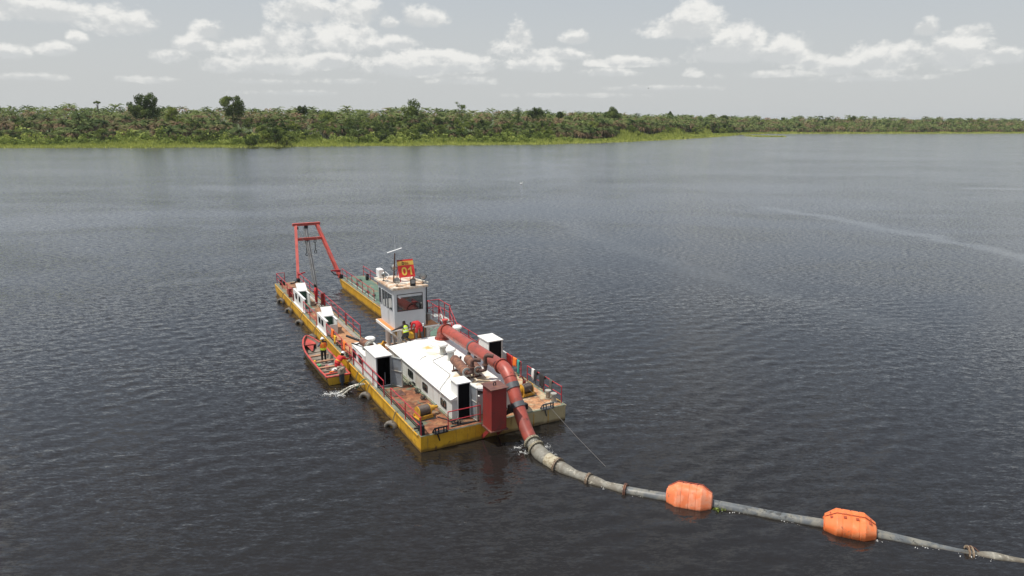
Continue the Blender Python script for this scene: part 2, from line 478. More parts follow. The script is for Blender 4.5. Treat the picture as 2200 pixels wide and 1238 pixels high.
class MB:
    """collects faces; build() links them as one mesh object"""
    def __init__(s):
        s.v = []
        s.f = []
        s.s = []
        s.mi = []
        s.cm = 0

    def add(s, vs, fs, smooth=False):
        o = len(s.v)
        s.v += [tuple(x) for x in vs]
        for f in fs:
            s.f.append(tuple(i + o for i in f))
            s.s.append(smooth)
            s.mi.append(s.cm)
        return s

    def box(s, x0, x1, y0, y1, z0, z1):
        vs = [(x0, y0, z0), (x1, y0, z0), (x1, y1, z0), (x0, y1, z0), (x0, y0, z1), (x1, y0, z1), (x1, y1, z1), (x0, y1, z1)]
        return s.add(vs, [(0, 3, 2, 1), (4, 5, 6, 7), (0, 1, 5, 4), (1, 2, 6, 5), (2, 3, 7, 6), (3, 0, 4, 7)])

    def hexa(s, b, t_):
        return s.add(list(b) + list(t_), [(0, 3, 2, 1), (4, 5, 6, 7), (0, 1, 5, 4), (1, 2, 6, 5), (2, 3, 7, 6), (3, 0, 4, 7)])

    def cbox(s, x0, x1, y0, y1, z0, z1, c=.03):
        """box with chamfered top and vertical edges"""
        vs = []
        for (z, k) in ((z0, 0), (z1 - c, 0), (z1, c)):
            for (x, y) in ((x0 + c + k, y0 + k), (x1 - c - k, y0 + k), (x1 - k, y0 + c + k), (x1 - k, y1 - c - k), (x1 - c - k, y1 - k), (x0 + c + k, y1 - k), (x0 + k, y1 - c - k), (x0 + k, y0 + c + k)):
                vs.append((x, y, z))
        fs = [tuple(reversed(range(8))), tuple(range(16, 24))]
        for r in range(2):
            for i in range(8):
                j = (i + 1) % 8
                fs.append((r * 8 + i, r * 8 + j, r * 8 + 8 + j, r * 8 + 8 + i))
        return s.add(vs, fs)

    def beam(s, p0, p1, w, h, up=(0, 0, 1), w1=None, h1=None):
        p0 = Vector(p0); p1 = Vector(p1); d = (p1 - p0).normalized(); u = Vector(up)
        if abs(d.dot(u)) > .98:
            u = Vector((0, 1, 0))
        sd = d.cross(u).normalized(); uu = sd.cross(d).normalized()
        w1 = w if w1 is None else w1
        h1 = h if h1 is None else h1
        q = []
        for (p, a, b_) in ((p0, w, h), (p1, w1, h1)):
            for (i, j) in ((-1, -1), (1, -1), (1, 1), (-1, 1)):
                q.append(p + sd * i * a / 2 + uu * j * b_ / 2)
        return s.add(q, [(0, 1, 2, 3), (7, 6, 5, 4), (0, 4, 5, 1), (1, 5, 6, 2), (2, 6, 7, 3), (3, 7, 4, 0)])

    def path(s, pts, r, n=8, caps=True, closed=False, squash=None):
        pts = [Vector(p) for p in pts]
        N = len(pts)
        rr = r if isinstance(r, (list, tuple)) else [r] * N
        prev = None
        rings = []
        for i in range(N):
            if closed:
                d = pts[(i + 1) % N] - pts[i - 1]
            else:
                d = pts[min(i + 1, N - 1)] - pts[max(i - 1, 0)]
            d.normalize()
            if prev is None:
                a = Vector((0, 0, 1)) if abs(d.z) < .9 else Vector((0, 1, 0))
                u = d.cross(a).normalized()
            else:
                u = (prev - d * prev.dot(d)).normalized()
            prev = u
            w = d.cross(u)
            rings.append([pts[i] + (u * math.cos(2 * math.pi * k / n) + w * math.sin(2 * math.pi * k / n)) * rr[i] for k in range(n)])
        vs = [p for q in rings for p in q]
        fs = []
        M = N if closed else N - 1
        for i in range(M):
            j = (i + 1) % N
            for k in range(n):
                k2 = (k + 1) % n
                fs.append((i * n + k, i * n + k2, j * n + k2, j * n + k))
        s.add(vs, fs, True)
        if caps and not closed:
            s.add(rings[0], [tuple(reversed(range(n)))])
            s.add(rings[-1], [tuple(range(n))])
        return s

    def tube(s, p0, p1, r0, r1=None, n=8, caps=True):
        return s.path([p0, p1], [r0, r0 if r1 is None else r1], n, caps)

    def lathe(s, c, axis, prof, n=16, sharp=True):
        """prof: (radius, distance along axis)"""
        c = Vector(c); d = Vector(axis).normalized()
        a = Vector((0, 0, 1)) if abs(d.z) < .9 else Vector((0, 1, 0))
        u = d.cross(a).normalized(); w = d.cross(u)
        def ring(r, t_):
            return [c + d * t_ + (u * math.cos(2 * math.pi * k / n) + w * math.sin(2 * math.pi * k / n)) * r for k in range(n)]
        for (r0, t0), (r1, t1) in zip(prof, prof[1:]):
            vs = ring(r0, t0) + ring(r1, t1)
            s.add(vs, [(k, (k + 1) % n, n + (k + 1) % n, n + k) for k in range(n)], True)
        return s

    def sphere(s, c, r, n=10, sc=(1, 1, 1), zmin=-1.0):
        c = Vector(c)
        rings = []
        m = max(4, n // 2)
        a0 = math.asin(max(-1, zmin))
        for i in range(m + 1):
            a = a0 + (math.pi / 2 - a0) * i / m
            rings += [c + Vector((math.cos(a) * math.cos(2 * math.pi * k / n) * r * sc[0], math.cos(a) * math.sin(2 * math.pi * k / n) * r * sc[1], math.sin(a) * r * sc[2])) for k in range(n)]
        fs = [(i * n + k, i * n + (k + 1) % n, (i + 1) * n + (k + 1) % n, (i + 1) * n + k) for i in range(m) for k in range(n)]
        return s.add(rings, fs, True)

    def quad(s, a, b, c, d):
        return s.add([a, b, c, d], [(0, 1, 2, 3)])

    def prism(s, poly, z0, z1):
        n = len(poly)
        vs = [(x, y, z0) for x, y in poly] + [(x, y, z1) for x, y in poly]
        fs = [tuple(reversed(range(n))), tuple(range(n, 2 * n))] + [(i, (i + 1) % n, n + (i + 1) % n, n + i) for i in range(n)]
        return s.add(vs, fs)

    def mesh(s, name, mats):
        me = bpy.data.meshes.new(name)
        me.from_pydata(s.v, [], s.f)
        me.polygons.foreach_set('use_smooth', s.s)
        if not isinstance(mats, (list, tuple)):
            mats = [mats]
        for m in mats:
            me.materials.append(MATS[m])
        if len(mats) > 1:
            me.polygons.foreach_set('material_index', s.mi)
        me.update()
        return me

    def build(s, name, mats, parent=None):
        o = bpy.data.objects.new(name, s.mesh(name, mats))
        C.objects.link(o)
        if parent is not None:
            o.parent = parent
        return o


def tag(o, label, cat, group=None, kind=None):
    if label:
        o['label'] = label
    if cat:
        o['category'] = cat
    if group:
        o['group'] = group
    if kind:
        o['kind'] = kind
    return o


def empty(name, loc, rz=0.0):
    o = bpy.data.objects.new(name, None)
    C.objects.link(o)
    o.location = loc
    o.rotation_euler = (0, 0, rz)
    o.empty_display_size = .2
    return o


def thing_at(name, x, y, z, rz=0.0):
    return empty(name, W(x, y, z), YAW + rz)


def structure(o):
    o['kind'] = 'structure'
    return o


def dup(o, parent=None):
    c = o.copy()
    C.objects.link(c)
    if parent is not None:
        c.parent = parent
    return c


def dup_tree(o, parent=None):
    c = dup(o, parent)
    for ch in list(o.children):
        dup_tree(ch, c)
    return c


# ------------------------------------------------------------------ water
def axis_pts(lo, hi, step, far_lo, far_hi, g=1.16):
    a = list(np.arange(lo, hi + 1e-6, step))
    s = step; x = hi
    while x < far_hi:
        s *= g
        x += s
        a.append(x)
    s = step; x = lo
    b = []
    while x > far_lo:
        s *= g
        x -= s
        b.append(x)
    return np.array(b[::-1] + a)


def wave_field(X, Y):
    """small wind waves as a sum of sine trains; amplitude dies where the grid is too coarse"""
    r = np.random.default_rng(3)
    Z = np.zeros_like(X)
    for i in range(46):
        lam = 0.5 * (1.7 / 0.5) ** r.random()
        th = R(112) + r.normal(0, .62)
        a = 0.0017 * lam ** 0.9
        kx, ky = math.cos(th) * 2 * math.pi / lam, math.sin(th) * 2 * math.pi / lam
        ph = r.random() * 6.28
        if lam < 0.9:
            a *= .6
        q = np.sin(kx * X + ky * Y + ph + .6 * np.sin(.13 * X + ph) + .5 * np.sin(.11 * Y - ph))
        Z += a * (q + .45 * q * q)
    return Z


LEAN = 0.058
WAVE_A, WAVE_B = 0.88, 0.80


def vm_norm(t, a):
    nd = t.n('ShaderNodeVectorMath', operation='NORMALIZE')
    t.l(a, nd.inputs[0])
    return nd.outputs[0]


def build_water():
    xs = axis_pts(-34, 34, .17, -9000, 9000)
    ys = axis_pts(15, 62, .17, -3000, 14000)
    X, Y = np.meshgrid(xs, ys)
    fx = np.clip((46 - np.abs(X)) / 12, 0, 1)
    fy = np.clip((80 - Y) / 18, 0, 1) * np.clip((Y - 2) / 8, 0, 1)
    Z = wave_field(X, Y) * fx * fy
    nx, ny = len(xs), len(ys)
    co = np.stack([X, Y, Z], -1).reshape(-1, 3)
    i = np.arange((ny - 1) * (nx - 1))
    r_, c_ = i // (nx - 1), i % (nx - 1)
    a = r_ * nx + c_
    quads = np.stack([a, a + 1, a + nx + 1, a + nx], -1)
    me = bpy.data.meshes.new('water')
    me.vertices.add(len(co)); me.vertices.foreach_set('co', co.ravel())
    me.loops.add(quads.size); me.loops.foreach_set('vertex_index', quads.ravel())
    me.polygons.add(len(quads)); me.polygons.foreach_set('loop_start', np.arange(0, quads.size, 4))
    me.polygons.foreach_set('loop_total', np.full(len(quads), 4))
    me.polygons.foreach_set('use_smooth', np.ones(len(quads), bool))
    me.update()
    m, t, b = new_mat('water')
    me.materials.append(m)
    o = bpy.data.objects.new('water', me)
    C.objects.link(o)
    structure(o)
    v = t.n('ShaderNodeTexCoord').outputs['Object']
    sp = t.n('ShaderNodeSeparateXYZ')
    t.l(v, sp.inputs[0])
    # peat-brown water
    big = t.noise(v, .05, 3, .5)
    WCOL = b.inputs['Base Color']
    ROUGH = b.inputs['Roughness']
    b.inputs['IOR'].default_value = 1.28
    b.inputs['Coat Weight'].default_value = .85
    b.inputs['Coat IOR'].default_value = 1.33
    # wind ripples: crests swing from one side of the reach to the other
    side = t.ramp(t.m('ADD', sp.outputs[0], t.m('MULTIPLY', t.m('SUBTRACT', big, .5), 50)), -6, 26)

    def slope(scale, ang, stretch, det):
        """slope of the ripples across their crests and, weaker, along them"""
        nz = t.n('ShaderNodeTexNoise')
        nz.inputs['Scale'].default_value = scale
        nz.inputs['Detail'].default_value = det
        nz.inputs['Roughness'].default_value = .6
        nz.inputs['Distortion'].default_value = .3
        t.l(t.mapping(v, rot=(0, 0, R(-ang)), scale=(stretch, 1, 1)), nz.inputs['Vector'])
        q = t.n('ShaderNodeSeparateXYZ')
        t.l(nz.outputs['Color'], q.inputs[0])
        a = t.m('SUBTRACT', q.outputs[0], .5)
        c = t.m('MULTIPLY', t.m('SUBTRACT', q.outputs[1], .5), .32)
        ca, sa = math.cos(R(ang)), math.sin(R(ang))
        cx = t.n('ShaderNodeCombineXYZ')
        t.l(t.m('ADD', t.m('MULTIPLY', a, -sa), t.m('MULTIPLY', c, ca)), cx.inputs[0])
        t.l(t.m('ADD', t.m('MULTIPLY', a, ca), t.m('MULTIPLY', c, sa)), cx.inputs[1])
        return cx.outputs[0]

    def both(scale, stretch, det):
        mx = t.n('ShaderNodeMix', data_type='VECTOR')
        t.l(side, mx.inputs[0])
        t.l(slope(scale, 22, stretch, det), mx.inputs[4])
        t.l(slope(scale * 1.3, -14, stretch, det), mx.inputs[5])
        return mx.outputs[1]
    S1 = both(5.2, .28, 3)
    S2 = both(15, .36, 2)
    # patchy wind: calmer and livelier areas, and smooth slicks that drift across the river
    pat = t.ramp(t.noise(t.mapping(v, scale=(.6, 1, 1)), .045, 5, .62, .6), .30, .70, .55, 1.25)
    pat2 = t.ramp(t.noise(t.mapping(v, scale=(.5, 1, 1)), .16, 4, .6, .5), .3, .7, .86, 1.12)
    pat = t.m('MULTIPLY', pat, pat2)
    pat = t.m('MULTIPLY', pat, t.ramp(t.noise(t.mapping(v, loc=(40, 7, 0), rot=(0, 0, .5), scale=(.35, 1, 1)), .022, 4, .6, .8), .36, .64, .55, 1.2))
    # seen from the shore the patches merge: less contrast towards the far side
    pat = t.m('ADD', 1.0, t.m('MULTIPLY', t.m('SUBTRACT', pat, 1.0), t.ramp(sp.outputs[1], 70, 220, 1.0, .35)))

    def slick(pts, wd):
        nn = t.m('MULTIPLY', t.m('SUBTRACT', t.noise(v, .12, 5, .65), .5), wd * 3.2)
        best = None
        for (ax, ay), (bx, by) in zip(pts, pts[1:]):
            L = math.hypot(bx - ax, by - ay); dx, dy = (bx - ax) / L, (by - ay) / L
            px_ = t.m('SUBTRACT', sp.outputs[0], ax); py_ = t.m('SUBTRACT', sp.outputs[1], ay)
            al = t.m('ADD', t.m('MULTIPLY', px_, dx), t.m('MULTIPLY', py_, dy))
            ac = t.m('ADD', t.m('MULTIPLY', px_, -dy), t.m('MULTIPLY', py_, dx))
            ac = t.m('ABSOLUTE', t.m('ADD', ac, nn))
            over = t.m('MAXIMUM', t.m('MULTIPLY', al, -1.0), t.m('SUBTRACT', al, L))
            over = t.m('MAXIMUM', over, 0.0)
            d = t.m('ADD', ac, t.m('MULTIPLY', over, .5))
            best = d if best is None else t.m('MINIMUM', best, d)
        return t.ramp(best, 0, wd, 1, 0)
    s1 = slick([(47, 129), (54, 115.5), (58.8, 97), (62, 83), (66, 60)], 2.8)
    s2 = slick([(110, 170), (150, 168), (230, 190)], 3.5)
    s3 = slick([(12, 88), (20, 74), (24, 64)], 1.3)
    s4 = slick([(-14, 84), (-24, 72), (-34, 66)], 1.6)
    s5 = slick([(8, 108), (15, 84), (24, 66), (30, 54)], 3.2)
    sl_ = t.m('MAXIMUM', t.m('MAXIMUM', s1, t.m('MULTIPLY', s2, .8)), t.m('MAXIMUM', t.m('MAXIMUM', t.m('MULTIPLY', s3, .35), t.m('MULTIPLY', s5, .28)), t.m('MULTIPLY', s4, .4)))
    # pale sheen along the slicks, painted into the water's base colour
    sheen = t.m('MULTIPLY', sl_, t.ramp(t.noise(v, 1.4, 5, .7), .35, .7, .35, 1))
    t.l(t.mix(t.m('MULTIPLY', sheen, .22), (0.0150, 0.0130, 0.0115), (0.5, 0.52, 0.5)), WCOL)
    calm = t.m('MULTIPLY', pat, t.m('SUBTRACT', 1.0, t.m('MULTIPLY', sl_, .62)))
    def vm(op, a, b_):
        nd = t.n('ShaderNodeVectorMath', operation=op)
        t.l(a, nd.inputs[0])
        if isinstance(b_, (int, float)):
            nd.inputs[3].default_value = b_
        elif op == 'SCALE':
            t.l(b_, nd.inputs[3])
        else:
            t.l(b_, nd.inputs[1])
        return nd.outputs[0]
    S = vm('ADD', vm('SCALE', S1, WAVE_A), vm('SCALE', S2, WAVE_B))
    # the wind drops towards the sheltered far side
    lee = t.ramp(sp.outputs[1], 45, 230, 1.0, .88)
    S = vm('SCALE', S, t.m('MULTIPLY', calm, lee))
    # short waves lean: their steeper faces look back down the river
    tilt = t.n('ShaderNodeCombineXYZ')
    tilt.inputs[1].default_value = LEAN
    S = vm('ADD', S, tilt.outputs[0])
    ROUGH.default_value = .07
    b.inputs['Coat Roughness'].default_value = .07
    geo = t.n('ShaderNodeNewGeometry')
    N = vm('SUBTRACT', geo.outputs['Normal'], S)
    N = vm_norm(t, N)
    t.l(N, b.inputs['Normal'])
    t.l(N, b.inputs['Coat Normal'])
    return o


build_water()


# ------------------------------------------------------------------ far banks
SHORE_A = [(-900, 250), (-600, 290), (-400, 322), (-266, 339), (-250, 346), (-198, 354), (-145, 368), (-116, 384), (-78, 397), (-28, 419),
           (14, 433), (61, 474), (127, 558), (156, 603), (204, 683), (217, 704), (232, 742), (287, 808), (376, 828), (510, 873), (665, 931),
           (751, 965), (1100, 1060), (1700, 1200)]


def poly_sample(pts, step):
    P = [Vector((x, y, 0)) for x, y in pts]
    out = []
    for a, b in zip(P, P[1:]):
        n = max(1, int((b - a).length / step))
        for i in range(n):
            out.append(a.lerp(b, i / n))
    out.append(P[-1])
    return out


def back_dir(p):
    """direction away from the water"""
    d = Vector((p.x * .55, p.y, 0)).normalized()
    return d


SA = poly_sample(SHORE_A, 6)
SA = [SA[max(0, i - 2)] * .25 + SA[i] * .5 + SA[min(len(SA) - 1, i + 2)] * .25 for i in range(len(SA))]
SA = [p + back_dir(p) * (2.2 * math.sin(i * .9) + 1.5 * math.sin(i * 2.3 + 1)) for i, p in enumerate(SA)]


def ground_z(t_):
    return -.25 + .45 * min(1, t_ / 3) + .035 * min(max(t_ - 26, 0), 120) + .002 * min(500, max(0, t_ - 140))


def paint_ground():
    m, t, b = new_mat('bank_soil')
    v = t.n('ShaderNodeTexCoord').outputs['Object']
    n = t.noise(v, .4, 6, .65)
    t.l(t.mix(t.ramp(n, .3, .7), (0.035, 0.05, 0.016), (0.09, 0.115, 0.03)), b.inputs['Base Color'])
    b.inputs['Roughness'].default_value = 1.0


paint_ground()


def build_bank():
    mb = MB()
    offs = [-1.5, 0, 3, 8, 20, 50, 90, 140, 300, 1200, 5000, 12000]
    vs = []
    for p in SA:
        d = back_dir(p)
        for o_ in offs:
            q = p + d * o_
            vs.append((q.x, q.y, ground_z(max(0, o_)) if o_ >= 0 else -.8))
    k = len(offs)
    fs = []
    for i in range(len(SA) - 1):
        for j in range(k - 1):
            fs.append((i * k + j, (i + 1) * k + j, (i + 1) * k + j + 1, i * k + j + 1))
    mb.add(vs, fs, True)
    return structure(mb.build('river_bank', 'bank_soil'))


build_bank()


# foliage materials: colour belongs to each plant and leaf, never to the light
def leaf_mat(name, cols, dry=None, dry_k=0.0, scale=.25, trans=.25):
    m, t, b = new_mat(name)
    oi = t.n('ShaderNodeObjectInfo')
    geo = t.n('ShaderNodeNewGeometry')
    at = t.n('ShaderNodeAttribute')
    at.attribute_name = 'tone'
    n = t.noise(geo.outputs['Position'], scale, 3, .6)
    f = t.m('ADD', t.m('MULTIPLY', t.m('SUBTRACT', n, .5), 1.6), t.m('ADD', t.m('MULTIPLY', oi.outputs['Random'], .6), t.m('MULTIPLY', at.outputs['Fac'], .45)))
    r = t.n('ShaderNodeValToRGB')
    r.color_ramp.elements.remove(r.color_ramp.elements[1])
    for i, c in enumerate(cols):
        e = r.color_ramp.elements[0] if i == 0 else r.color_ramp.elements.new(i / (len(cols) - 1))
        e.position = i / (len(cols) - 1)
        e.color = (*c, 1)
    t.l(f, r.inputs[0])
    c = r.outputs[0]
    if dry:
        at2 = t.n('ShaderNodeAttribute')
        at2.attribute_name = 'dry'
        n2 = t.noise(geo.outputs['Position'], .035, 3, .6)
        g = t.m('ADD', t.m('MULTIPLY', at2.outputs['Fac'], .75), t.m('ADD', t.m('MULTIPLY', n2, .9), t.m('MULTIPLY', t.m('FRACT', t.m('MULTIPLY', oi.outputs['Random'], 17.3)), .45)))
        c = t.mix(t.ramp(g, 1.0 - dry_k * .5, 1.35 - dry_k * .5), c, dry)
    t.l(c, b.inputs['Base Color'])
    b.inputs['Roughness'].default_value = .75
    b.inputs['Specular IOR Level'].default_value = .08
    # thin leaves let some light through
    tr = t.n('ShaderNodeBsdfTranslucent')
    t.l(c, tr.inputs[0])
    mx = t.n('ShaderNodeMixShader')
    mx.inputs[0].default_value = trans
    t.l(b.outputs[0], mx.inputs[1]); t.l(tr.outputs[0], mx.inputs[2])
    t.l(mx.outputs[0], m.node_tree.nodes['Material Output'].inputs[0])


leaf_mat('palm_leaf', [(0.022, 0.045, 0.012), (0.085, 0.125, 0.038), (0.21, 0.25, 0.085)], (0.28, 0.195, 0.115), .52, trans=.15)
leaf_mat('tree_leaf', [(0.032, 0.058, 0.018), (0.095, 0.135, 0.036), (0.205, 0.25, 0.068)], scale=.12)
leaf_mat('tree_leaf_light', [(0.09, 0.13, 0.032), (0.165, 0.215, 0.05), (0.29, 0.33, 0.085)], scale=.12)
leaf_mat('shrub_leaf', [(0.115, 0.165, 0.04), (0.24, 0.30, 0.07), (0.42, 0.46, 0.12)], scale=.08)
leaf_mat('marsh_leaf', [(0.38, 0.42, 0.10), (0.55, 0.58, 0.15), (0.70, 0.70, 0.26)], scale=.15)
paint('bark', (0.10, 0.08, 0.06), .9, var=.3)


def np_mesh(name, tris, tone, dry, mat):
    """tris: (n,3,3) array -> mesh with per-vertex tone and dry values"""
    n = len(tris)
    me = bpy.data.meshes.new(name)
    me.vertices.add(n * 3); me.vertices.foreach_set('co', tris.astype(np.float32).ravel())
    me.loops.add(n * 3); me.loops.foreach_set('vertex_index', np.arange(n * 3))
    me.polygons.add(n); me.polygons.foreach_set('loop_start', np.arange(0, n * 3, 3))
    me.polygons.foreach_set('loop_total', np.full(n, 3))
    for nm, a in (('tone', tone), ('dry', dry)):
        at = me.attributes.new(nm, 'FLOAT', 'POINT')
        at.data.foreach_set('value', np.repeat(a.astype(np.float32), 3))
    me.materials.append(MATS[mat])
    me.update()
    return me


def palm_crown(r, nf=30, nl=8, L=4.2, upright=.0):
    """fronds arching out of one growing point; leaflets hang as narrow blades on both sides"""
    T, tone, dry = [], [], []
    for i in range(nf):
        az = i * 2.39996 + r.normal(0, .12)
        age = i / (nf - 1)
        e0 = R(82 - 75 * age + upright * 15) + r.normal(0, .08)
        ln = L * (.8 + .25 * r.random()) * (.85 if age < .15 else 1)
        p = np.array([0, 0, .0]); pts = [p]
        seg = nl
        e = e0
        for k in range(seg):
            e -= (.10 + .13 * (k / seg)) * (8.0 / seg) * (1.15 + .5 * age)
            d = np.array([math.cos(e) * math.cos(az), math.cos(e) * math.sin(az), math.sin(e)])
            p = p + d * ln / seg
            pts.append(p)
        side = np.array([-math.sin(az), math.cos(az), 0])
        tn = r.random()
        dr = max(0, age - .35) * 1.5 * (.5 + r.random())
        for k in range(1, seg):
            a, b_ = pts[k], pts[k + 1]
            wd = ln * .20 * math.sin(math.pi * (k + .6) / (seg + .7)) ** .6
            for s_ in (-1, 1):
                tip = (a + b_) / 2 + (b_ - a) * .9 + side * s_ * wd * .9 - np.array([0, 0, wd * (.45 + .3 * r.random())])
                T.append([a, b_, tip]); tone.append(tn + r.normal(0, .06)); dry.append(dr)
                if nl > 6:
                    tip2 = b_ + side * s_ * wd * .75 - np.array([0, 0, wd * (.55 + .4 * r.random())])
                    m_ = (a + b_) / 2
                    T.append([m_, b_, tip2]); tone.append(tn + r.normal(0, .06)); dry.append(dr)
    return np.array(T), np.array(tone), np.array(dry)


def leaf_cloud(r, clumps, per, leaf, jitter=.22, flat=.7):
    """small leaf-sized faces spread through clumps"""
    T, tone = [], []
    for (cx, cy, cz, rad) in clumps:
        n = int(per * rad * rad)
        d = r.normal(size=(n, 3)); d /= np.linalg.norm(d, axis=1)[:, None]
        rr = rad * (1 - jitter * np.abs(r.normal(size=n)))[:, None]
        c = np.array([cx, cy, cz]) + d * rr * np.array([1, 1, flat])
        a = r.normal(size=(n, 3)); a /= np.linalg.norm(a, axis=1)[:, None]
        b_ = np.cross(a, d + .35 * r.normal(size=(n, 3))); b_ /= np.linalg.norm(b_, axis=1)[:, None]
        s_ = leaf * (.6 + .8 * r.random(n))[:, None]
        T.append(np.stack([c - a * s_ * .5 - b_ * s_ * .3, c + a * s_ * .5 - b_ * s_ * .3, c + b_ * s_ * .6], 1))
        tone.append(np.full(n, r.random()) + r.normal(0, .15, n))
    T = np.concatenate(T); tone = np.concatenate(tone)
    return T, tone, np.zeros(len(T))


def crown_clumps(r, rx, rz, n, rad, dome=False, cone=False):
    out = []
    for i in range(n):
        for _ in range(50):
            p = r.uniform(-1, 1, 3)
            q = p[0] ** 2 + p[1] ** 2 + p[2] ** 2
            if q > 1 or q < .15 or (dome and p[2] < -.35):
                continue
            if cone and math.hypot(p[0], p[1]) > (1 - p[2]) * .55 + .1:
                continue
            break
        out.append((p[0] * rx, p[1] * rx, p[2] * rz, rad * (.65 + .6 * r.random())))
    return out


def trunk_mesh(h, r0, clumps=None, zc=0.0, lean=.0, limbs=5):
    mb = MB()
    pts = [(0, 0, -1.2), (lean * .2, 0, h * .35), (lean * .6, .1, h * .7), (lean, 0, h)]
    mb.path(pts, [r0 * 1.25, r0, r0 * .8, r0 * .45], 7)
    if clumps:
        for c in clumps[:limbs]:
            mb.path([(lean * .7, 0, h * .72), (lean * .6 + c[0] * .4, c[1] * .4, h * .85 + (zc + c[2] - h * .85) * .5), (c[0], c[1], zc + c[2])], [r0 * .4, r0 * .26, r0 * .1], 5, False)
    return mb


# --- palms
PALM_PROTO = []
for k in range(5):
    r = np.random.default_rng(100 + k)
    T, tn, dr = palm_crown(r, 30 + k * 2, 8, 4.9 + .3 * k, (k % 3) * .3)
    PALM_PROTO.append(np_mesh('crown', T, tn, dr, 'palm_leaf'))
PALM_TRUNK = []
for h in (3, 5, 7, 9, 12):
    mb = MB()
    mb.path([(0, 0, -h), (.08, 0, -h * .5), (0, 0, .15)], [.33, .25, .3], 6)
    PALM_TRUNK.append(mb.mesh('trunk', 'bark'))


def bank_spots(i0, i1, t0, t1, step_t, every, r, jit=2.2):
    out = []
    row = 0
    t_ = t0
    while t_ < t1:
        for i in range(i0 + (row % 2) * (every // 2), i1, every):
            p = SA[i]
            d = back_dir(p)
            q = p + d * (t_ + r.normal(0, jit * .6)) + Vector((r.normal(0, jit), 0, 0))
            out.append((q.x, q.y, t_, row))
        t_ += step_t
        row += 1
    return out


def seen_x(x, y, m=1.06):
    return abs(x) < y * (1100 / 1500) * m + 8


def canopy_h(t_, y, x=0.0):
    """height of the canopy above the water, rising away from the bank"""
    low = math.exp(-((x - 150) / 90) ** 2) * 3.4 + (1.2 if y > 700 else 0)
    return 7.5 + (14.0 - low) * min(1, max(0, t_ - 34) / 105) ** .75


rp = np.random.default_rng(11)
near_end = next(i for i, p in enumerate(SA) if p.x > 205)
lo = next(i for i, p in enumerate(SA) if p.x > -420)
spots = bank_spots(lo, near_end, 36, 146, 6.8, 1, rp, 2.2)
spots += bank_spots(near_end, len(SA) - 60, 22, 120, 8, 1, rp, 2.6)
palms = []
for (x, y, t_, row) in spots:
    if not seen_x(x, y):
        continue
    # the broadleaf belt in the middle of the near bank leaves fewer palms at the front
    pxm = 1100 + 1500 * x / y
    if 520 < pxm < 1180 and t_ < 78 and rp.random() < .72:
        continue
    if rp.random() < .06:
        continue
    if 75 < x < 265 and t_ < 60 and y < 760:
        continue
    top = canopy_h(t_, y, x) - .6 + rp.normal(0, 1.2 if y < 640 else 1.9)
    palms.append((x, y, t_, top))
palms.sort(key=lambda q: q[2] + (0 if q[1] < 640 else 400))
print('palms', len(palms))
palm_group = 'oil palms massed along the far bank'
stuff_T, stuff_n, stuff_d = [], [], []
LOW = []
for k in range(4):
    r = np.random.default_rng(140 + k)
    LOW.append(palm_crown(r, 20, 5, 5.0 + .35 * k, (k % 3) * .3))
for i, (x, y, t_, top) in enumerate(palms):
    gz = ground_z(t_)
    cz = top - 2.6
    if i < 290:
        e = empty('oil_palm', (x, y, gz), rp.random() * 6.28)
        s_ = .8 + .35 * rp.random()
        cr = bpy.data.objects.new('crown', PALM_PROTO[i % 5]); C.objects.link(cr); cr.parent = e
        cr.location = (0, 0, cz - gz); cr.scale = (s_, s_, s_)
        hh = cz - gz
        ti = min(range(5), key=lambda j: abs((3, 5, 7, 9, 12)[j] - hh))
        tk = bpy.data.objects.new('trunk', PALM_TRUNK[ti]); C.objects.link(tk); tk.parent = e
        tk.location = (0, 0, hh)
        tag(e, 'oil palm with arching fronds in the dense grove on the far bank', 'palm', palm_group)
    else:
        T, tn, dr = LOW[i % 4]
        a = rp.random() * 6.28
        s_ = .8 + .4 * rp.random()
        M_ = np.array([[math.cos(a), math.sin(a), 0], [-math.sin(a), math.cos(a), 0], [0, 0, 1]]) * s_
        stuff_T.append(T @ M_ + np.array([x, y, cz]))
        stuff_n.append(tn + rp.normal(0, .3)); stuff_d.append(dr + rp.normal(0, .3))
o = bpy.data.objects.new('palm_forest', np_mesh('palm_forest', np.concatenate(stuff_T), np.concatenate(stuff_n), np.concatenate(stuff_d), 'palm_leaf'))
C.objects.link(o)
tag(o, 'dense oil palm forest stretching back behind the front rows of the far bank', 'forest', None, 'stuff')

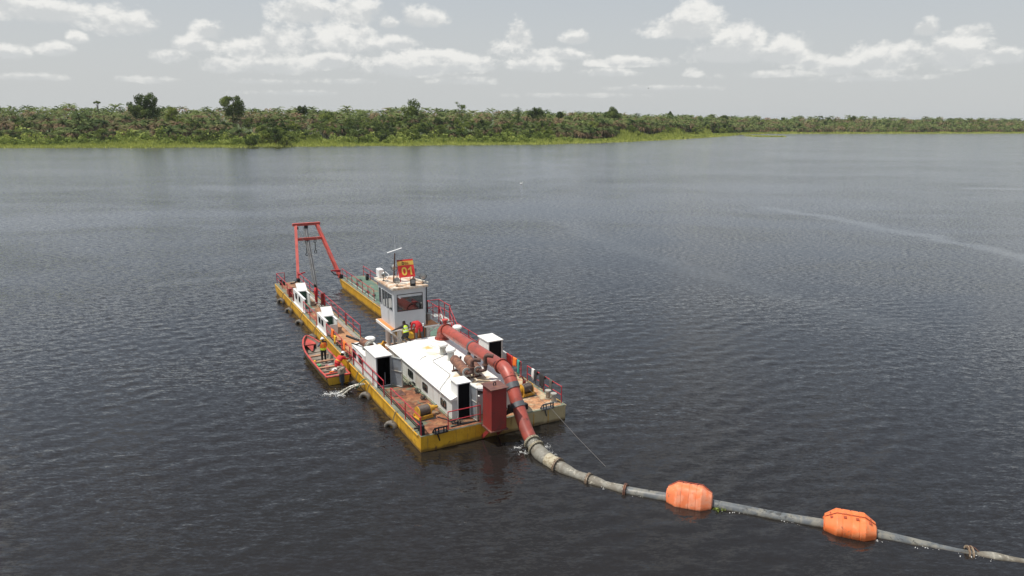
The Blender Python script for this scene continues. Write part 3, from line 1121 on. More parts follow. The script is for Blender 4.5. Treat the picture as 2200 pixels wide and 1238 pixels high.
# --- broadleaf trees in the middle of the near bank
rb = np.random.default_rng(21)
BROAD = []
for k in range(6):
    r = np.random.default_rng(200 + k)
    cl = crown_clumps(r, 3.6 + .3 * k, 3.0 + .25 * k, 16, 1.45)
    T, tn, dr = leaf_cloud(r, cl, 34, .62)
    cm = np_mesh('crown', T, tn, dr, 'tree_leaf' if k % 2 else 'tree_leaf_light')
    BROAD.append((cm, trunk_mesh(6, .22, cl, 6).mesh('trunk', 'bark')))
nb = 0
for (x, y, t_, row) in bank_spots(lo, near_end, 6, 86, 8, 1, rb, 2.6):
    pxm = 1100 + 1500 * x / y
    if not seen_x(x, y):
        continue
    dens = .62 if 520 < pxm < 1180 else (.16 if pxm < 520 else .10)
    if t_ < 30:
        dens *= (1.3 if 545 < pxm < 640 else 0)
    elif t_ < 38:
        dens *= .8
    if rb.random() > dens:
        continue
    k = int(rb.integers(0, 6))
    cm, tm = BROAD[k]
    top = canopy_h(t_, y, x) * .95 + rb.normal(0, 1.0) + .8
    s_ = (.62 + .4 * rb.random())
    e = empty('broadleaf_tree', (x, y, ground_z(t_)), rb.random() * 6.28)
    cz = max(top - 3.4 * s_ - ground_z(t_), 2.2)
    cr = bpy.data.objects.new('crown', cm); C.objects.link(cr); cr.parent = e; cr.location = (0, 0, cz); cr.scale = (s_, s_, s_)
    tk = bpy.data.objects.new('trunk', tm); C.objects.link(tk); tk.parent = e; tk.scale = (s_, s_, cz / 6)
    tag(e, 'leafy broadleaf tree standing among the palms of the far bank', 'tree', 'broadleaf trees among the palms of the far bank')
    nb += 1
for (x, y, t_, row) in bank_spots(near_end, len(SA) - 60, 30, 120, 16, 2, rb, 4):
    if not seen_x(x, y) or rb.random() > .38:
        continue
    k = int(rb.integers(0, 6))
    cm, tm = BROAD[k]
    top = canopy_h(t_, y, x) + rb.normal(.8, 1.3)
    s_ = .8 + .5 * rb.random()
    e = empty('broadleaf_tree', (x, y, ground_z(t_)), rb.random() * 6.28)
    cz = max(top - 3.0 * s_ - ground_z(t_), 2.2)
    cr = bpy.data.objects.new('crown', cm); C.objects.link(cr); cr.parent = e; cr.location = (0, 0, cz); cr.scale = (s_, s_, s_)
    tk = bpy.data.objects.new('trunk', tm); C.objects.link(tk); tk.parent = e; tk.scale = (s_, s_, cz / 6)
    tag(e, 'broadleaf tree rounding above the palms of the distant right bank', 'tree', 'broadleaf trees on the distant right bank')
    nb += 1
print('broadleaf', nb)

# --- trees that stand out above the canopy: (px centre, px top, px crown width, px crown height, kind)
BIGS = [
    (302, 197, 58, 46, 'round', 'tree_leaf', 'big round dark tree rising above the palms left of the middle of the far bank', 395),
    (496, 204, 48, 36, 'loose', 'tree_leaf', 'tall irregular tree with gaps in its crown above the palms', 400),
    (367, 228, 26, 22, 'round', 'tree_leaf_light', 'small bright green round tree beside the big dark round one', 385),
    (648, 225, 26, 18, 'round', 'tree_leaf', 'small dark dome-shaped tree just above the palms left of the tallest pale one', 440),
    (886, 211, 56, 52, 'round', 'tree_leaf_light', 'large olive green tree standing highest above the middle of the far bank', 455),
    (987, 218, 32, 26, 'sparse', 'tree_leaf_light', 'thin pale tree with an open crown right of the large olive one', 470),
    (1114, 229, 26, 44, 'cone', 'tree_leaf', 'dark pointed tree on the far bank', 470),
    (1152, 230, 40, 24, 'round', 'tree_leaf', 'broad low-domed tree right next to the pointed one', 490),
    (1203, 239, 18, 12, 'round', 'tree_leaf', 'small round tree top between the domed tree and the umbrella tree', 500),
    (1316, 228, 40, 24, 'umbrella', 'tree_leaf', 'umbrella-shaped tree with layered branches above the palms', 560),
    (1440, 238, 15, 11, 'umbrella', 'tree_leaf', 'lone small parasol tree on a thin stem above the far palms', 640),
    (1556, 247, 18, 9, 'round', 'tree_leaf', 'low dark tree crown breaking the skyline where the bank bends away', 760),
    (1834, 248, 12, 7, 'round', 'tree_leaf', 'tiny dark rounded tree on the distant right skyline', 880),
    (700, 236, 46, 30, 'round', 'tree_leaf_light', 'bright yellow green tree low in the canopy left of the middle', 425),
    (208, 216, 14, 6, 'umbrella', 'tree_leaf', 'tiny flat-topped sapling showing over the palms at the left', 400),
]


def unproject_y(px, py, y):
    d = rt * ((px - 1100) / 1500) + upv * ((619 - py) / 1500) + fwd
    k = y / d.y
    return Vector((d.x * k, y, 16 + d.z * k))


for bi, (px, top, w, h, kind, mt, label, y) in enumerate(BIGS):
    r = np.random.default_rng(300 + bi)
    y += 45
    P = unproject_y(px, top, y)
    s_ = y / 1500
    h *= 1.3
    rx, rz = w * s_ / 2, h * s_ / 2
    if kind == 'umbrella':
        cl = [(rx * .75 * math.cos(a), rx * .75 * math.sin(a), rz * (.15 * math.sin(3 * a) + .1), rx * .36) for a in np.linspace(0, 6.28, 9)[:-1]]
        cl += [(0, 0, rz * .55, rx * .42), (rx * .3, .2, rz * .4, rx * .35), (-rx * .3, -.2, rz * .3, rx * .35)]
        fl = .55
    elif kind == 'cone':
        cl = [(r.normal(0, rx * .3 * (1 - z)), r.normal(0, rx * .3 * (1 - z)), rz * (2 * z - 1), rx * (.55 * (1 - z) + .22)) for z in np.linspace(0, .95, 12)]
        fl = .9
    elif kind == 'sparse':
        cl = crown_clumps(r, rx * .85, rz * .8, 11, rx * .24); fl = .8
    elif kind == 'loose':
        cl = crown_clumps(r, rx * .8, rz * .75, 13, rx * .33); fl = .8
    else:
        cl = crown_clumps(r, rx * .82, rz * .80, 30, rx * .25, True); fl = .85
    cl = [(a_ * 1.12, b_ * 1.12, c_ * 1.12, d_ * 1.15) for a_, b_, c_, d_ in cl]
    area = sum(c[3] ** 2 for c in cl)
    per = min(90, 5600 / area)
    if kind == 'sparse':
        per *= .5
    T, tn, dr = leaf_cloud(r, cl, per, max(.42, .04 * rx * 2), .42, fl)
    lo_, hi_ = T.reshape(-1, 3).min(0), T.reshape(-1, 3).max(0)
    kx, kz = 2.08 * rx / (hi_[0] - lo_[0]), 2 * rz / (hi_[2] - lo_[2])
    T = (T - (lo_ + hi_) / 2) * np.array([kx, kx, kz])
    cl = [((a_ - (lo_ + hi_)[0] / 2) * kx, b_ * kx, (c_ - (lo_ + hi_)[2] / 2) * kz, d_) for a_, b_, c_, d_ in cl]
    gz = 3.5
    cz = P.z - rz
    e = empty('tall_tree', (P.x, y, gz))
    cr = bpy.data.objects.new('crown', np_mesh('crown', T, tn, dr, mt)); C.objects.link(cr); cr.parent = e
    cr.location = (0, 0, cz - gz)
    tm = trunk_mesh(cz - gz, .32 if w > 20 else .2, cl, cz - gz, 0, 8)
    tk = tm.build('trunk', 'bark', e)
    tag(e, label, 'tree')

# --- shrubs along the water and marsh plants
rs = np.random.default_rng(31)
SHR = []
for k in range(5):
    r = np.random.default_rng(400 + k)
    cl = crown_clumps(r, 2.0 + .25 * k, 1.1 + .15 * k, 9, .95)
    T, tn, dr = leaf_cloud(r, cl, 46, .42, .3, .75)
    SHR.append(np_mesh('foliage', T, tn, dr, 'shrub_leaf'))
ns = 0
cand = []
for (x, y, t_, row) in bank_spots(lo, near_end + 2, 15, 40, 4.6, 1, rs, 1.8):
    pxm = 1100 + 1500 * x / y
    if seen_x(x, y) and rs.random() < (.95 if not 560 < pxm < 900 else .6):
        cand.append((x, y, t_))
for (x, y, t_, row) in bank_spots(near_end + 3, len(SA) - 60, 8, 15, 6, 1, rs, 2.6):
    if seen_x(x, y) and rs.random() < .6:
        cand.append((x, y, t_))
cand.sort(key=lambda q: q[1])
far_T, far_n = [], []
for i, (x, y, t_) in enumerate(cand):
    s_ = (.5 + t_ * .058) * (.65 + .6 * rs.random())
    if y > 640:
        s_ *= .8
    if i < 270:
        f_ = bpy.data.objects.new('shrub', SHR[i % 5]); C.objects.link(f_)
        f_.location = (x, y, ground_z(t_) + .7 * s_); f_.scale = (s_, s_, s_ * 1.1); f_.rotation_euler = (0, 0, rs.random() * 6.28)
        tag(f_, 'low leafy green shrub on the marshy edge of the far bank', 'shrub', 'shrubs along the far waterline')
    else:
        cl = [(x + rs.normal(0, 1), y + rs.normal(0, 1), ground_z(t_) + .8, 1.3) for _ in range(3)]
        T, tn, dr = leaf_cloud(rs, cl, 20, .7, .3, .8)
        far_T.append(T); far_n.append(tn)
if far_T:
    T = np.concatenate(far_T)
    o = bpy.data.objects.new('undergrowth', np_mesh('undergrowth', T, np.concatenate(far_n), np.zeros(len(T)), 'shrub_leaf'))
    C.objects.link(o)
    tag(o, 'low green undergrowth along the distant right bank', 'undergrowth', None, 'stuff')

T, tn = [], []
for i, p in enumerate(SA):
    if not seen_x(p.x, p.y, 1.1) or p.x < -420:
        continue
    far = p.y > 640
    n = 420 if not far else 150
    for _ in range(n):
        d = back_dir(p)
        t_ = rs.uniform(-.6, (54 if 75 < p.x < 265 else 26) if not far else 15)
        q = p + d * t_ + Vector((rs.uniform(-3.2, 3.2), rs.uniform(-2, 2), 0))
        z = max(-.02, ground_z(max(0, t_))) - .05
        h = (.35 + .5 * rs.random()) * (1 + t_ * (.11 + .06 * math.sin(i * .5)))
        a = rs.random() * 6.28
        w = .34 * (1 + t_ * .05) * (1.6 if far else 1)
        dx, dy = math.cos(a) * w, math.sin(a) * w
        T.append([(q.x - dx, q.y - dy, z), (q.x + dx, q.y + dy, z), (q.x + rs.normal(0, .15), q.y + rs.normal(0, .15), z + h)])
        tn.append(rs.random() - t_ * .05)
# floating mat of grass in the bend of the river
for _ in range(5200):
    u_ = rs.random()
    a = Vector((224, 664, 0)).lerp(Vector((251, 662, 0)), u_)
    q = a + Vector((rs.normal(0, 1), rs.uniform(-5.5, 26) * (1 - u_ * .75), 0))
    h = .5 + .7 * rs.random(); an = rs.random() * 6.28; w = .6
    T.append([(q.x - math.cos(an) * w, q.y - math.sin(an) * w, -.05), (q.x + math.cos(an) * w, q.y + math.sin(an) * w, -.05), (q.x, q.y, h)])
    tn.append(rs.random())
T = np.array(T)
o = bpy.data.objects.new('marsh_grass', np_mesh('marsh_grass', T, np.array(tn), np.zeros(len(T)), 'marsh_leaf'))
C.objects.link(o)
tag(o, 'bright yellow green marsh plants lining the far shore', 'marsh grass', None, 'stuff')

# ------------------------------------------------------------------ dredger
D = 0.85
ship = empty('suction_dredger', W(0, 0, 0), YAW)
tag(ship, 'yellow-hulled suction dredger with white engine house, grey wheelhouse and red pipe', 'dredger')


def hull():
    mb = MB()
    # pontoons: side view rake at the bow
    def pontoon(x0, x1, y1, rake):
        zb = -.7
        prof = [(0, D), (0, zb), (y1 - rake - .9, zb), (y1 - rake * .55, -.05), (y1 - .12, .48), (y1, .68), (y1, D)]
        n = len(prof)
        vs = [(x0, y, z) for y, z in prof] + [(x1, y, z) for y, z in prof]
        fs = [tuple(range(n)), tuple(reversed(range(n, 2 * n)))] + [(i, n + i, n + (i + 1) % n, (i + 1) % n) for i in range(n)]
        mb.add(vs, fs)
    pontoon(0, 2.2, 36.5, 1.6)
    pontoon(5.95, 8.4, 36.0, 1.8)
    mb.box(2.2, 5.95, .002, 14.6, -.7, D - .002)
    h = mb.build('hull', 'hull_yellow', ship)
    # rubbing strake round the deck edge and the weld seams between the hull sections
    for k, (a, b) in enumerate((((-.03, .3), (-.03, 36.2)), ((8.43, .0), (8.43, 35.8)), ((2.22, 14.7), (2.22, 36.2)), ((5.93, 14.7), (5.93, 35.8)))):
        m = MB(); m.beam((a[0], a[1], D - .05), (b[0], b[1], D - .05), .06, .07)
        m.build('rubbing_strip', 'hull_yellow', h)
    sm = MB(); sm.box(-.018, 0, -.014, .014, -.3, D - .1); me = sm.mesh('weld_seam', 'hull_yellow')
    for y in (2.9, 5.6, 7.6, 10.1, 12.6, 15.2, 18, 20.9, 23.6, 26.2, 29, 31.7):
        o = bpy.data.objects.new('weld_seam', me); C.objects.link(o); o.parent = h; o.location = (0, y, 0)
    for x in (1.75, 3.0, 4.6, 6.4, 7.3):
        o = bpy.data.objects.new('weld_seam', me); C.objects.link(o); o.parent = h; o.location = (x, 0, 0); o.rotation_euler = (0, 0, R(90))
    return h


hull()


def deck_piece(x0, x1, y0, y1, mat, z=D + .004, label=None):
    mb = MB(); mb.box(x0, x1, y0, y1, z - .003, z + .008)
    o = mb.build('deck_plate', mat, ship)
    if label:
        o['label'] = label
    return o


deck_piece(0, 8.4, 0, 14.6, 'deck_edge', D + .002)
deck_piece(0, 2.2, 14.602, 36.5, 'deck_edge', D + .002)
deck_piece(5.95, 8.4, 14.602, 36.0, 'deck_edge', D + .002)
deck_piece(.24, 3.3, .1, 6.7, 'deck_stern_left', D + .014, 'rust-stained stern deck plate beside the yellow winch')
deck_piece(3.302, 8.2, .1, 3.9, 'deck_stern_right', D + .014, 'pale deck plate with orange rust under the red pipe')
deck_piece(6.0, 8.2, 3.902, 14.5, 'deck_stern_right', D + .014)
deck_piece(.3, 1.98, 9.2, 24.2, 'deck_walkway', D + .014, 'orange brown side deck along the slot')
deck_piece(.3, 1.98, 24.202, 36.2, 'deck_walkway_far', D + .014)
deck_piece(2.0, 6.0, 10.9, 14.5, 'deck_walkway_far', D + .026)
deck_piece(6.2, 8.2, 14.7, 35.6, 'deck_green', D + .014, 'worn green deck of the right pontoon')

# --- railings
post_cache = {}


def post_mesh(h, mat='rail_red', r=.03):
    k = (h, mat, r)
    if k not in post_cache:
        m = MB(); m.tube((0, 0, 0), (0, 0, h), r, n=6)
        post_cache[k] = m.mesh('post', mat)
    return post_cache[k]


def railing(pts, z=D, h=.96, step=2.0, label=None, mat='rail_red', mid=.5, zs=None, r=.027, posts=None):
    """top rail with posts and a mid rail; pts are deck corners"""
    P = [Vector((x, y, (zs[i] if zs else z))) for i, (x, y) in enumerate(pts)]
    up = Vector((0, 0, h))
    m = MB(); m.path([p + up for p in P], r, 7)
    top = m.build('railing', mat, ship)
    if label:
        top['label'] = label
    if mid:
        m = MB(); m.path([p + up * mid for p in P], r * .8, 6)
        m.build('mid_rail', mat, top)
    spots_ = []
    for a, b in zip(P, P[1:]):
        n = max(1, round((b - a).length / step))
        spots_ += [a.lerp(b, i / n) for i in range(n)]
    spots_.append(P[-1])
    for q in spots_:
        o = bpy.data.objects.new('post', post_mesh(h, mat)); C.objects.link(o); o.parent = top; o.location = q
    return top


railing([(.08, .12), (.08, 4.45)], step=2.2, label='red railing along the left stern corner')
railing([(.08, 5.65), (.08, 11.5)], step=1.9)
railing([(.12, 14.2), (.12, 18.1)], step=2.1)
railing([(.1, 14.05), (.1, 12.3), (.1, 11.55)], step=1.8)
railing([(.08, 20.9), (.08, 25.0)], step=2.0)
railing([(.2, 29.4), (.2, 36.3), (.9, 36.35)], step=2.2, label='red railing round the far left bow')
railing([(2.1, 16.6), (2.1, 20.1)], step=1.7)
railing([(2.1, 20.35), (2.1, 26.4)], step=2.1)
railing([(2.1, 26.9), (2.1, 36.2)], step=2.3)
railing([(6.15, 26.0), (6.15, 35.7)], step=1.75, label='red railing on the inner edge of the right pontoon')
railing([(8.3, 25), (8.3, 35.9)], step=2.1)
railing([(8.32, 8.2), (8.32, 14.0)], step=2.2)
railing([(8.32, 4.75), (8.32, 7.1)], step=2.2, label='red railing hung with bright laundry')
railing([(8.32, .3), (8.32, 4.0)], step=1.9, label='red railing at the right stern corner')
railing([(1.52, .12), (3.3, .12)], step=1.8, label='red railing across the left stern')

# red upright tanks on the inner rails
for (x, y, w, d, h) in ((2.02, 26.6, .32, .22, 1.05), (.2, 30.6, .28, .2, .75), (.2, 28.9, .24, .2, .7), (8.2, 30.0, .35, .5, 1.0)):
    m = MB(); m.box(x - w / 2, x + w / 2, y - d / 2, y + d / 2, D + .02, D + h)
    m.build('locker_post', 'box_red', ship)
# pipes running along the decks
m = MB()
for dx in (0, .09, .18):
    m.path([(1.75 + dx, 9.5, D + .08), (1.75 + dx, 20, D + .07), (1.75 + dx * .9, 35.5, D + .08)], .022, 5)
pl_ = m.build('hydraulic_lines', 'pale_grey', ship)
m = MB()
m.path([(.22, .5, D + .08), (.22, 4.6, D + .07), (.22, 12, D + .07), (.22, 18, D + .08)], .024, 5)
m.path([(.32, .5, D + .07), (.32, 4.6, D + .07), (.32, 7, D + .07)], .02, 5)
m.build('hydraulic_lines', 'black', ship)
m = MB()
m.path([(1.55, 22.5, D + .07), (1.62, 25, D + .08), (1.6, 30.5, D + .07)], .03, 5)
m.path([(1.66, 23.5, D + .07), (1.73, 27, D + .08), (1.7, 30.5, D + .07)], .03, 5)
m.path([(6.3, 26, D + .06), (6.28, 30, D + .07), (6.3, 35, D + .06)], .03, 5)
m.build('water_pipes', 'pipe_white', ship)


def window(parent, origin, ux, uz, w, h, out, frame='black', fw=.035, pane='glass', split=0, rounded=True):
    """framed window on a wall: frame part with its pane as a sub-part"""
    o_ = Vector(origin); ux = Vector(ux).normalized(); uz = Vector(uz).normalized(); n_ = Vector(out).normalized()
    pts = []
    rr = min(w, h) * .18 if rounded else .004
    for (cx, cz, a0) in ((w / 2 - rr, h / 2 - rr, 0), (-w / 2 + rr, h / 2 - rr, 90), (-w / 2 + rr, -h / 2 + rr, 180), (w / 2 - rr, -h / 2 + rr, 270)):
        for k in range(4):
            a = R(a0 + k * 30)
            pts.append((cx + rr * math.cos(a), cz + rr * math.sin(a)))
    mf = MB()
    def P(x, z, d): return o_ + ux * x + uz * z + n_ * d
    N = len(pts)
    sc = lambda q, k: (q[0] * (1 - 2 * k / w), q[1] * (1 - 2 * k / h))
    inner = [sc(p, fw) for p in pts]
    vs = [P(*p, .0) for p in pts] + [P(*p, .03) for p in pts] + [P(*p, .03) for p in inner] + [P(*p, .004) for p in inner]
    fs = []
    for r_ in range(3):
        for i in range(N):
            j = (i + 1) % N
            fs.append((r_ * N + i, r_ * N + j, (r_ + 1) * N + j, (r_ + 1) * N + i))
    mf.add(vs, fs)
    for k in range(split):
        x = -w / 2 + w * (k + 1) / (split + 1)
        mf.hexa([P(x - .015, -h / 2 + fw, .006), P(x + .015, -h / 2 + fw, .006), P(x + .015, -h / 2 + fw, .026), P(x - .015, -h / 2 + fw, .026)],
                [P(x - .015, h / 2 - fw, .006), P(x + .015, h / 2 - fw, .006), P(x + .015, h / 2 - fw, .026), P(x - .015, h / 2 - fw, .026)])
    if parent.parent is ship or parent is ship:
        f = mf.build('window_frame', frame, parent)
    mp = MB(); mp.add([P(*p, .008) for p in inner], [tuple(range(N))])
    mp.build('window_pane', pane, parent)
    return f


def mushroom(x, y, z0, h, r=.19, parent=ship, cap=1.55):
    m = MB(); m.lathe((x, y, z0), (0, 0, 1), [(r * 1.2, 0), (r * 1.2, .03), (r, .03), (r, h)], 16)
    o_ = m.build('vent_cowl', 'pale_grey', parent)
    m = MB(); m.lathe((x, y, z0 + h - .02), (0, 0, 1), [(r * .9, 0), (r * cap * .92, .0), (r * cap, .04), (r * cap, .12), (r * cap * .8, .17), (0.001, .19)], 18)
    m.build('cowl_cap', 'white_roof', o_)
    m = MB(); m.lathe((x, y, z0 + h - .07), (0, 0, 1), [(r * 1.04, 0), (r * 1.04, .05)], 16)
    m.build('cowl_band', 'rust_dark', o_)
    return o_


# --- engine house
def housing():
    ze, zt = 1.95, 2.42
    xl, xf, xr0, xr = 2.15, 3.15, 5.4, 6.1
    y0, y1 = 1.05, 10.75
    # walls
    m = MB()
    m.hexa([(xl, y0, D), (xr - .05, y0, D), (xr - .05, y1, D), (xl, y1, D)], [(xl, y0, ze), (xr - .05, y0, ze), (xr - .05, y1, ze), (xl, y1, ze)])
    w = m.build('engine_house', 'wall_white', ship)
    # roof: sloping left side, flat top, rounded right and rounded end towards the stern
    prof = [(xl - .07, ze - .0), (xl - .07, ze + .05), (xf, zt), (4.3, zt + .03), (xr0, zt), (5.65, zt - .08), (5.9, zt - .24), (xr, ze + .0)]
    ys = [(y0 - .06, 0.0), (y0 - .02, .45), (y0 + .12, .72), (y0 + .32, .88), (y0 + .6, .97), (y0 + .9, 1.0), (4, 1), (7, 1), (y1 - .75, 1.0), (y1, .98)]
    m = MB()
    rows = []
    for (y, k) in ys:
        row = []
        for i, (x, z) in enumerate(prof):
            kk = k if x > 3.15 else 1.0
            zz = ze + .03 + (z - ze - .03) * kk if z > ze + .05 else z
            if y == y1 and 0 < i < 7:
                zz = ze + .02 + (zz - ze) * .18
            yy = y
            row.append((x, yy, zz))
        rows.append(row)
    n = len(prof)
    vs = [p for r_ in rows for p in r_]
    m.add(vs, [(i * n + j, i * n + j + 1, (i + 1) * n + j + 1, (i + 1) * n + j) for i in range(len(rows) - 1) for j in range(n - 1)])
    # close the two ends
    m.add([(x, y0 - .06, ze - .02) for x in (xl - .07, xr)] + [rows[0][-1], rows[0][0]], [(0, 1, 2, 3)])
    m.add([(xl - .07, y1, ze - .03), (xr, y1, ze - .03)] + rows[-1][::-1], [(0,) + tuple(range(2, 2 + n))[::-1] + (1,)])
    # near left gable above the wall
    m.add([(xl - .07, y0 - .061, ze - .02), (xf + .1, y0 - .061, ze - .02), (xf + .1, y0 - .061, zt), (xf, y0 - .061, zt), (xl - .07, y0 - .061, ze + .05)], [(0, 1, 2, 3, 4)])
    m.add([(xf + .1, y0 - .06, ze), (xf + .1, y0 + .9, ze), (xf + .1, y0 + .9, zt), (xf + .1, y0 - .06, zt)], [(0, 1, 2, 3)])
    ro = m.build('roof', 'housing_roof', w)
    # weld seams and the batten along the fold
    for y in (2.9, 4.7, 6.9, 8.9):
        m = MB(); m.hexa([(xl - .05, y - .012, ze + .055), (xl - .05, y + .012, ze + .055), (xf, y + .012, zt + .004), (xf, y - .012, zt + .004)], [(xl - .05, y - .012, ze + .066), (xl - .05, y + .012, ze + .066), (xf, y + .012, zt + .016), (xf, y - .012, zt + .016)]); m.build('roof_seam', 'housing_roof', w)
    # gutter along the left eave
    m = MB(); m.path([(xl - .09, y0 - .08, ze + .05), (xl - .09, y1 + .02, ze + .05)], .03, 6)
    m.path([(xl - .04, y0, ze + .11), (xl - .04, y1, ze + .11)], .014, 5)
    m.build('eave_pipe', 'white_paint', w)
    for (ya, yb, za, zb) in ((7.32, 6.52, 1.60, 1.22), (5.06, 4.32, 1.56, 1.17), (2.5, 1.75, 1.56, 1.19)):
        window(w, (xl, (ya + yb) / 2, (za + zb) / 2 + .02), (0, -1, 0), (0, 0, 1), ya - yb, .44, (-1, 0, 0), split=1)
    m = MB()
    for k in range(5):
        m.box(xl - .03, xl - .002, 6.2, 6.62, .93 + k * .035, .95 + k * .035)
    m.build('louvre', 'black', w)
    # skirting where wall and deck meet
    m = MB(); m.box(xl - .12, xl - .002, y0, y1, D + .016, D + .10)
    m.build('sill_plate', 'deck_edge', w)
    # door box at the left stern corner
    m = MB()
    x0, x1, ya, yb, z1 = 2.42, 3.14, .93, 1.78, 2.80
    m.box(x0, x0 + .04, ya, yb, D, z1); m.box(x1 - .04, x1, ya, yb, D, z1)
    m.box(x0 + .04, x1 - .04, yb - .04, yb, D, z1)
    db = m.build('door_box', 'white_paint', w)
    m = MB(); m.box(x0 - .06, x1 + .04, ya - .05, yb + .05, z1, z1 + .05); m.build('door_box_roof', 'white_roof', w)
    m = MB(); m.box(x0 + .041, x1 - .041, ya + .01, ya + .03, D + .02, z1 - .002); m.build('doorway_shade', 'dark_inside', w)  # flat near-black panel, the interior's shade put into its colour
    # open leaf, hinged on the right, swung towards the stern
    m = MB()
    a = Vector((x1 + .01, ya - .01, 0)); d = Vector((.05, -.66, 0))
    m.beam(a + Vector((0, 0, D + .95)), a + d + Vector((0, 0, D + .95)), .035, 1.75)
    dr = m.build('door', 'grey_metal', w)
    m = MB()
    for z_ in (D + .09, D + 1.05, D + 1.82):
        m.beam(a + Vector((-.03, 0, z_)), a + d + Vector((-.03, 0, z_)), .03, .04)
    m.beam(a + d + Vector((0, 0, D + .05)), a + d + Vector((0, 0, D + 1.85)), .05, .05)
    m.build('door_rim', 'pale_grey', w)
    # pale end wall pieces right of the door: box lamp, porthole, vent plate
    m = MB(); m.box(3.3, 3.62, .78, 1.0, 1.75, 2.0); m.box(3.22, 3.36, .7, .84, 1.93, 2.1); m.build('lamp_box', 'white_roof', w)
    m = MB(); m.sphere((3.5, .86, 1.52), .12, 12, (1, .5, 1)); m.build('round_lamp', 'helmet_white', w)
    window(w, (4.75, y0 - .004, 1.45), (1, 0, 0), (0, 0, 1), .42, .55, (0, -1, 0))
    # valve cluster under the clamp
    m = MB()
    m.path([(4.3, .7, 1.05), (4.7, .6, 1.15), (5.1, .7, 1.05)], .09, 8); m.tube((4.5, .65, .86), (4.5, .65, 1.2), .06)
    m.box(4.28, 4.42, .1, .9, .87, 1.02)
    m.build('valve_block', 'black', w)
    # yellow hatch under the eaves at the far end
    m = MB(); m.beam((2.55, 13.4, D), (2.55, 13.4, D + .45), .4, .35); m.path([(2.45, 13.2, D + .4), (2.7, 13.4, D + .6), (2.9, 13.5, D + .45)], .07, 7)
    m.build('mooring_winch', 'winch_yellow', ship)
    return w


eng = housing()

# cables lying on the roof
m = MB()
zt = 2.42
m.path([(3.95, 6.8, zt + .03), (2.95, 6.8, zt - .03), (2.3, 6.75, 2.06), (2.07, 6.75, 2.0), (2.07, 6.7, 1.9)], .016, 5)
m.path([(4.0, 6.25, zt + .03), (3.1, 5.85, zt + .02), (3.05, 5.7, zt + .01), (3.08, 3.35, zt + .01), (2.95, 3.2, zt - .03), (2.2, 2.6, 2.1), (2.05, 2.4, 2.0), (2.04, 2.1, 1.75), (2.07, 1.9, 1.62)], .018, 5)
m.path([(4.25, 9.6, zt + .02), (4.5, 8.9, zt + .03), (4.95, 8.5, zt + .03)], .014, 5)
m.path([(4.1, 9.6, zt + .02), (4.05, 8.2, zt + .03), (4.3, 7.4, zt + .03), (4.15, 6.9, zt + .04), (4.3, 6.7, zt + .03), (4.1, 5.3, zt + .03)], .012, 5)
m.path([(4.35, 7.5, zt + .03), (4.45, 7.35, zt + .04), (4.35, 7.2, zt + .03), (4.22, 7.32, zt + .04), (4.35, 7.5, zt + .05)], .012, 5)
m.build('roof_cables', 'cable_grey', ship)

mushroom(4.05, 6.55, zt, .55)
mushroom(4.05, 5.42, zt, .58)
mushroom(6.75, 10.45, 2.0, .62, .2)
m = MB(); m.tube((4.45, 4.95, zt), (4.45, 4.95, zt + .25), .05); m.sphere((4.45, 4.95, zt + .27), .07); m.build('roof_plug', 'black', ship)


def muffler(p0, p1, r, stack_x, ztop, outv, brown='rust'):
    """rusty silencer lying on the roof with its bent tailpipe"""
    p0 = Vector(p0); p1 = Vector(p1); d = (p1 - p0)
    L = d.length
    m = MB(); m.lathe(p0, d, [(.001, -.02), (r * .55, -.02), (r * .97, .04), (r, .05), (r, L * .9), (r * 1.05, L * .9), (r * 1.05, L * .94), (r * .9, L), (r * .45, L + .01), (r * .4, L + .12), (.001, L + .12)], 20)
    o_ = m.build('silencer', brown, ship)
    m = MB(); m.lathe(p1 - d.normalized() * .015, d, [(r * .93, 0), (r * .93, .03), (r * .55, .035)], 20); m.build('end_plate', 'pale_grey', o_)
    for t_ in (.2, .85):
        m = MB()
        c = p0.lerp(p1, t_)
        m.box(c.x - .22, c.x - .17, c.y - .04, c.y + .04, 2.42, c.z); m.box(c.x + .17, c.x + .22, c.y - .04, c.y + .04, 2.42, c.z)
        m.box(c.x - .3, c.x + .3, c.y - .05, c.y + .05, 2.42, 2.5)
        m.build('cradle', 'rust_dark', o_)
    e = p1 + d.normalized() * .12
    b = Vector((stack_x, e.y - .08, e.z))
    o2 = Vector(outv)
    pts = [e, e.lerp(b, .6), b + Vector((0, -.02, .04)), b + Vector((.03, 0, .18)), Vector((b.x + .03, b.y + .05, ztop - .14)),
           Vector((b.x + .03, b.y + .05, ztop - .04)) + o2 * .04, Vector((b.x + .03, b.y + .05, ztop)) + o2 * .16, Vector((b.x + .03, b.y + .05, ztop - .03)) + o2 * .46]
    m = MB(); m.path(pts, [.08, .09, .1, .11, .11, .11, .105, .105], 12, False)
    t_ = m.build('tailpipe', 'rust_dark', o_)
    m = MB(); q = pts[-1]; dd = (pts[-1] - pts[-2]).normalized()
    m.lathe(q, dd, [(.105, -.0), (.09, -.001), (.085, -.06), (.001, -.07)], 12); m.build('pipe_mouth', 'dark_inside', o_)
    m = MB(); m.lathe(b + Vector((.03, .03, .3)), (0, 0, 1), [(.11, 0), (.16, 0), (.16, .04), (.11, .04)], 12); m.build('pipe_flange', 'rust', o_)
    return o_


muffler((3.68, 4.1, 2.95), (3.42, 1.95, 2.95), .27, 3.62, 3.66, (.9, -.5, .0))
muffler((4.4, 3.9, 2.93), (4.1, 2.0, 2.93), .25, 4.42, 3.75, (.8, -.55, .0))

# --- red discharge pipe with its flanges and clamps
PX = 5.2


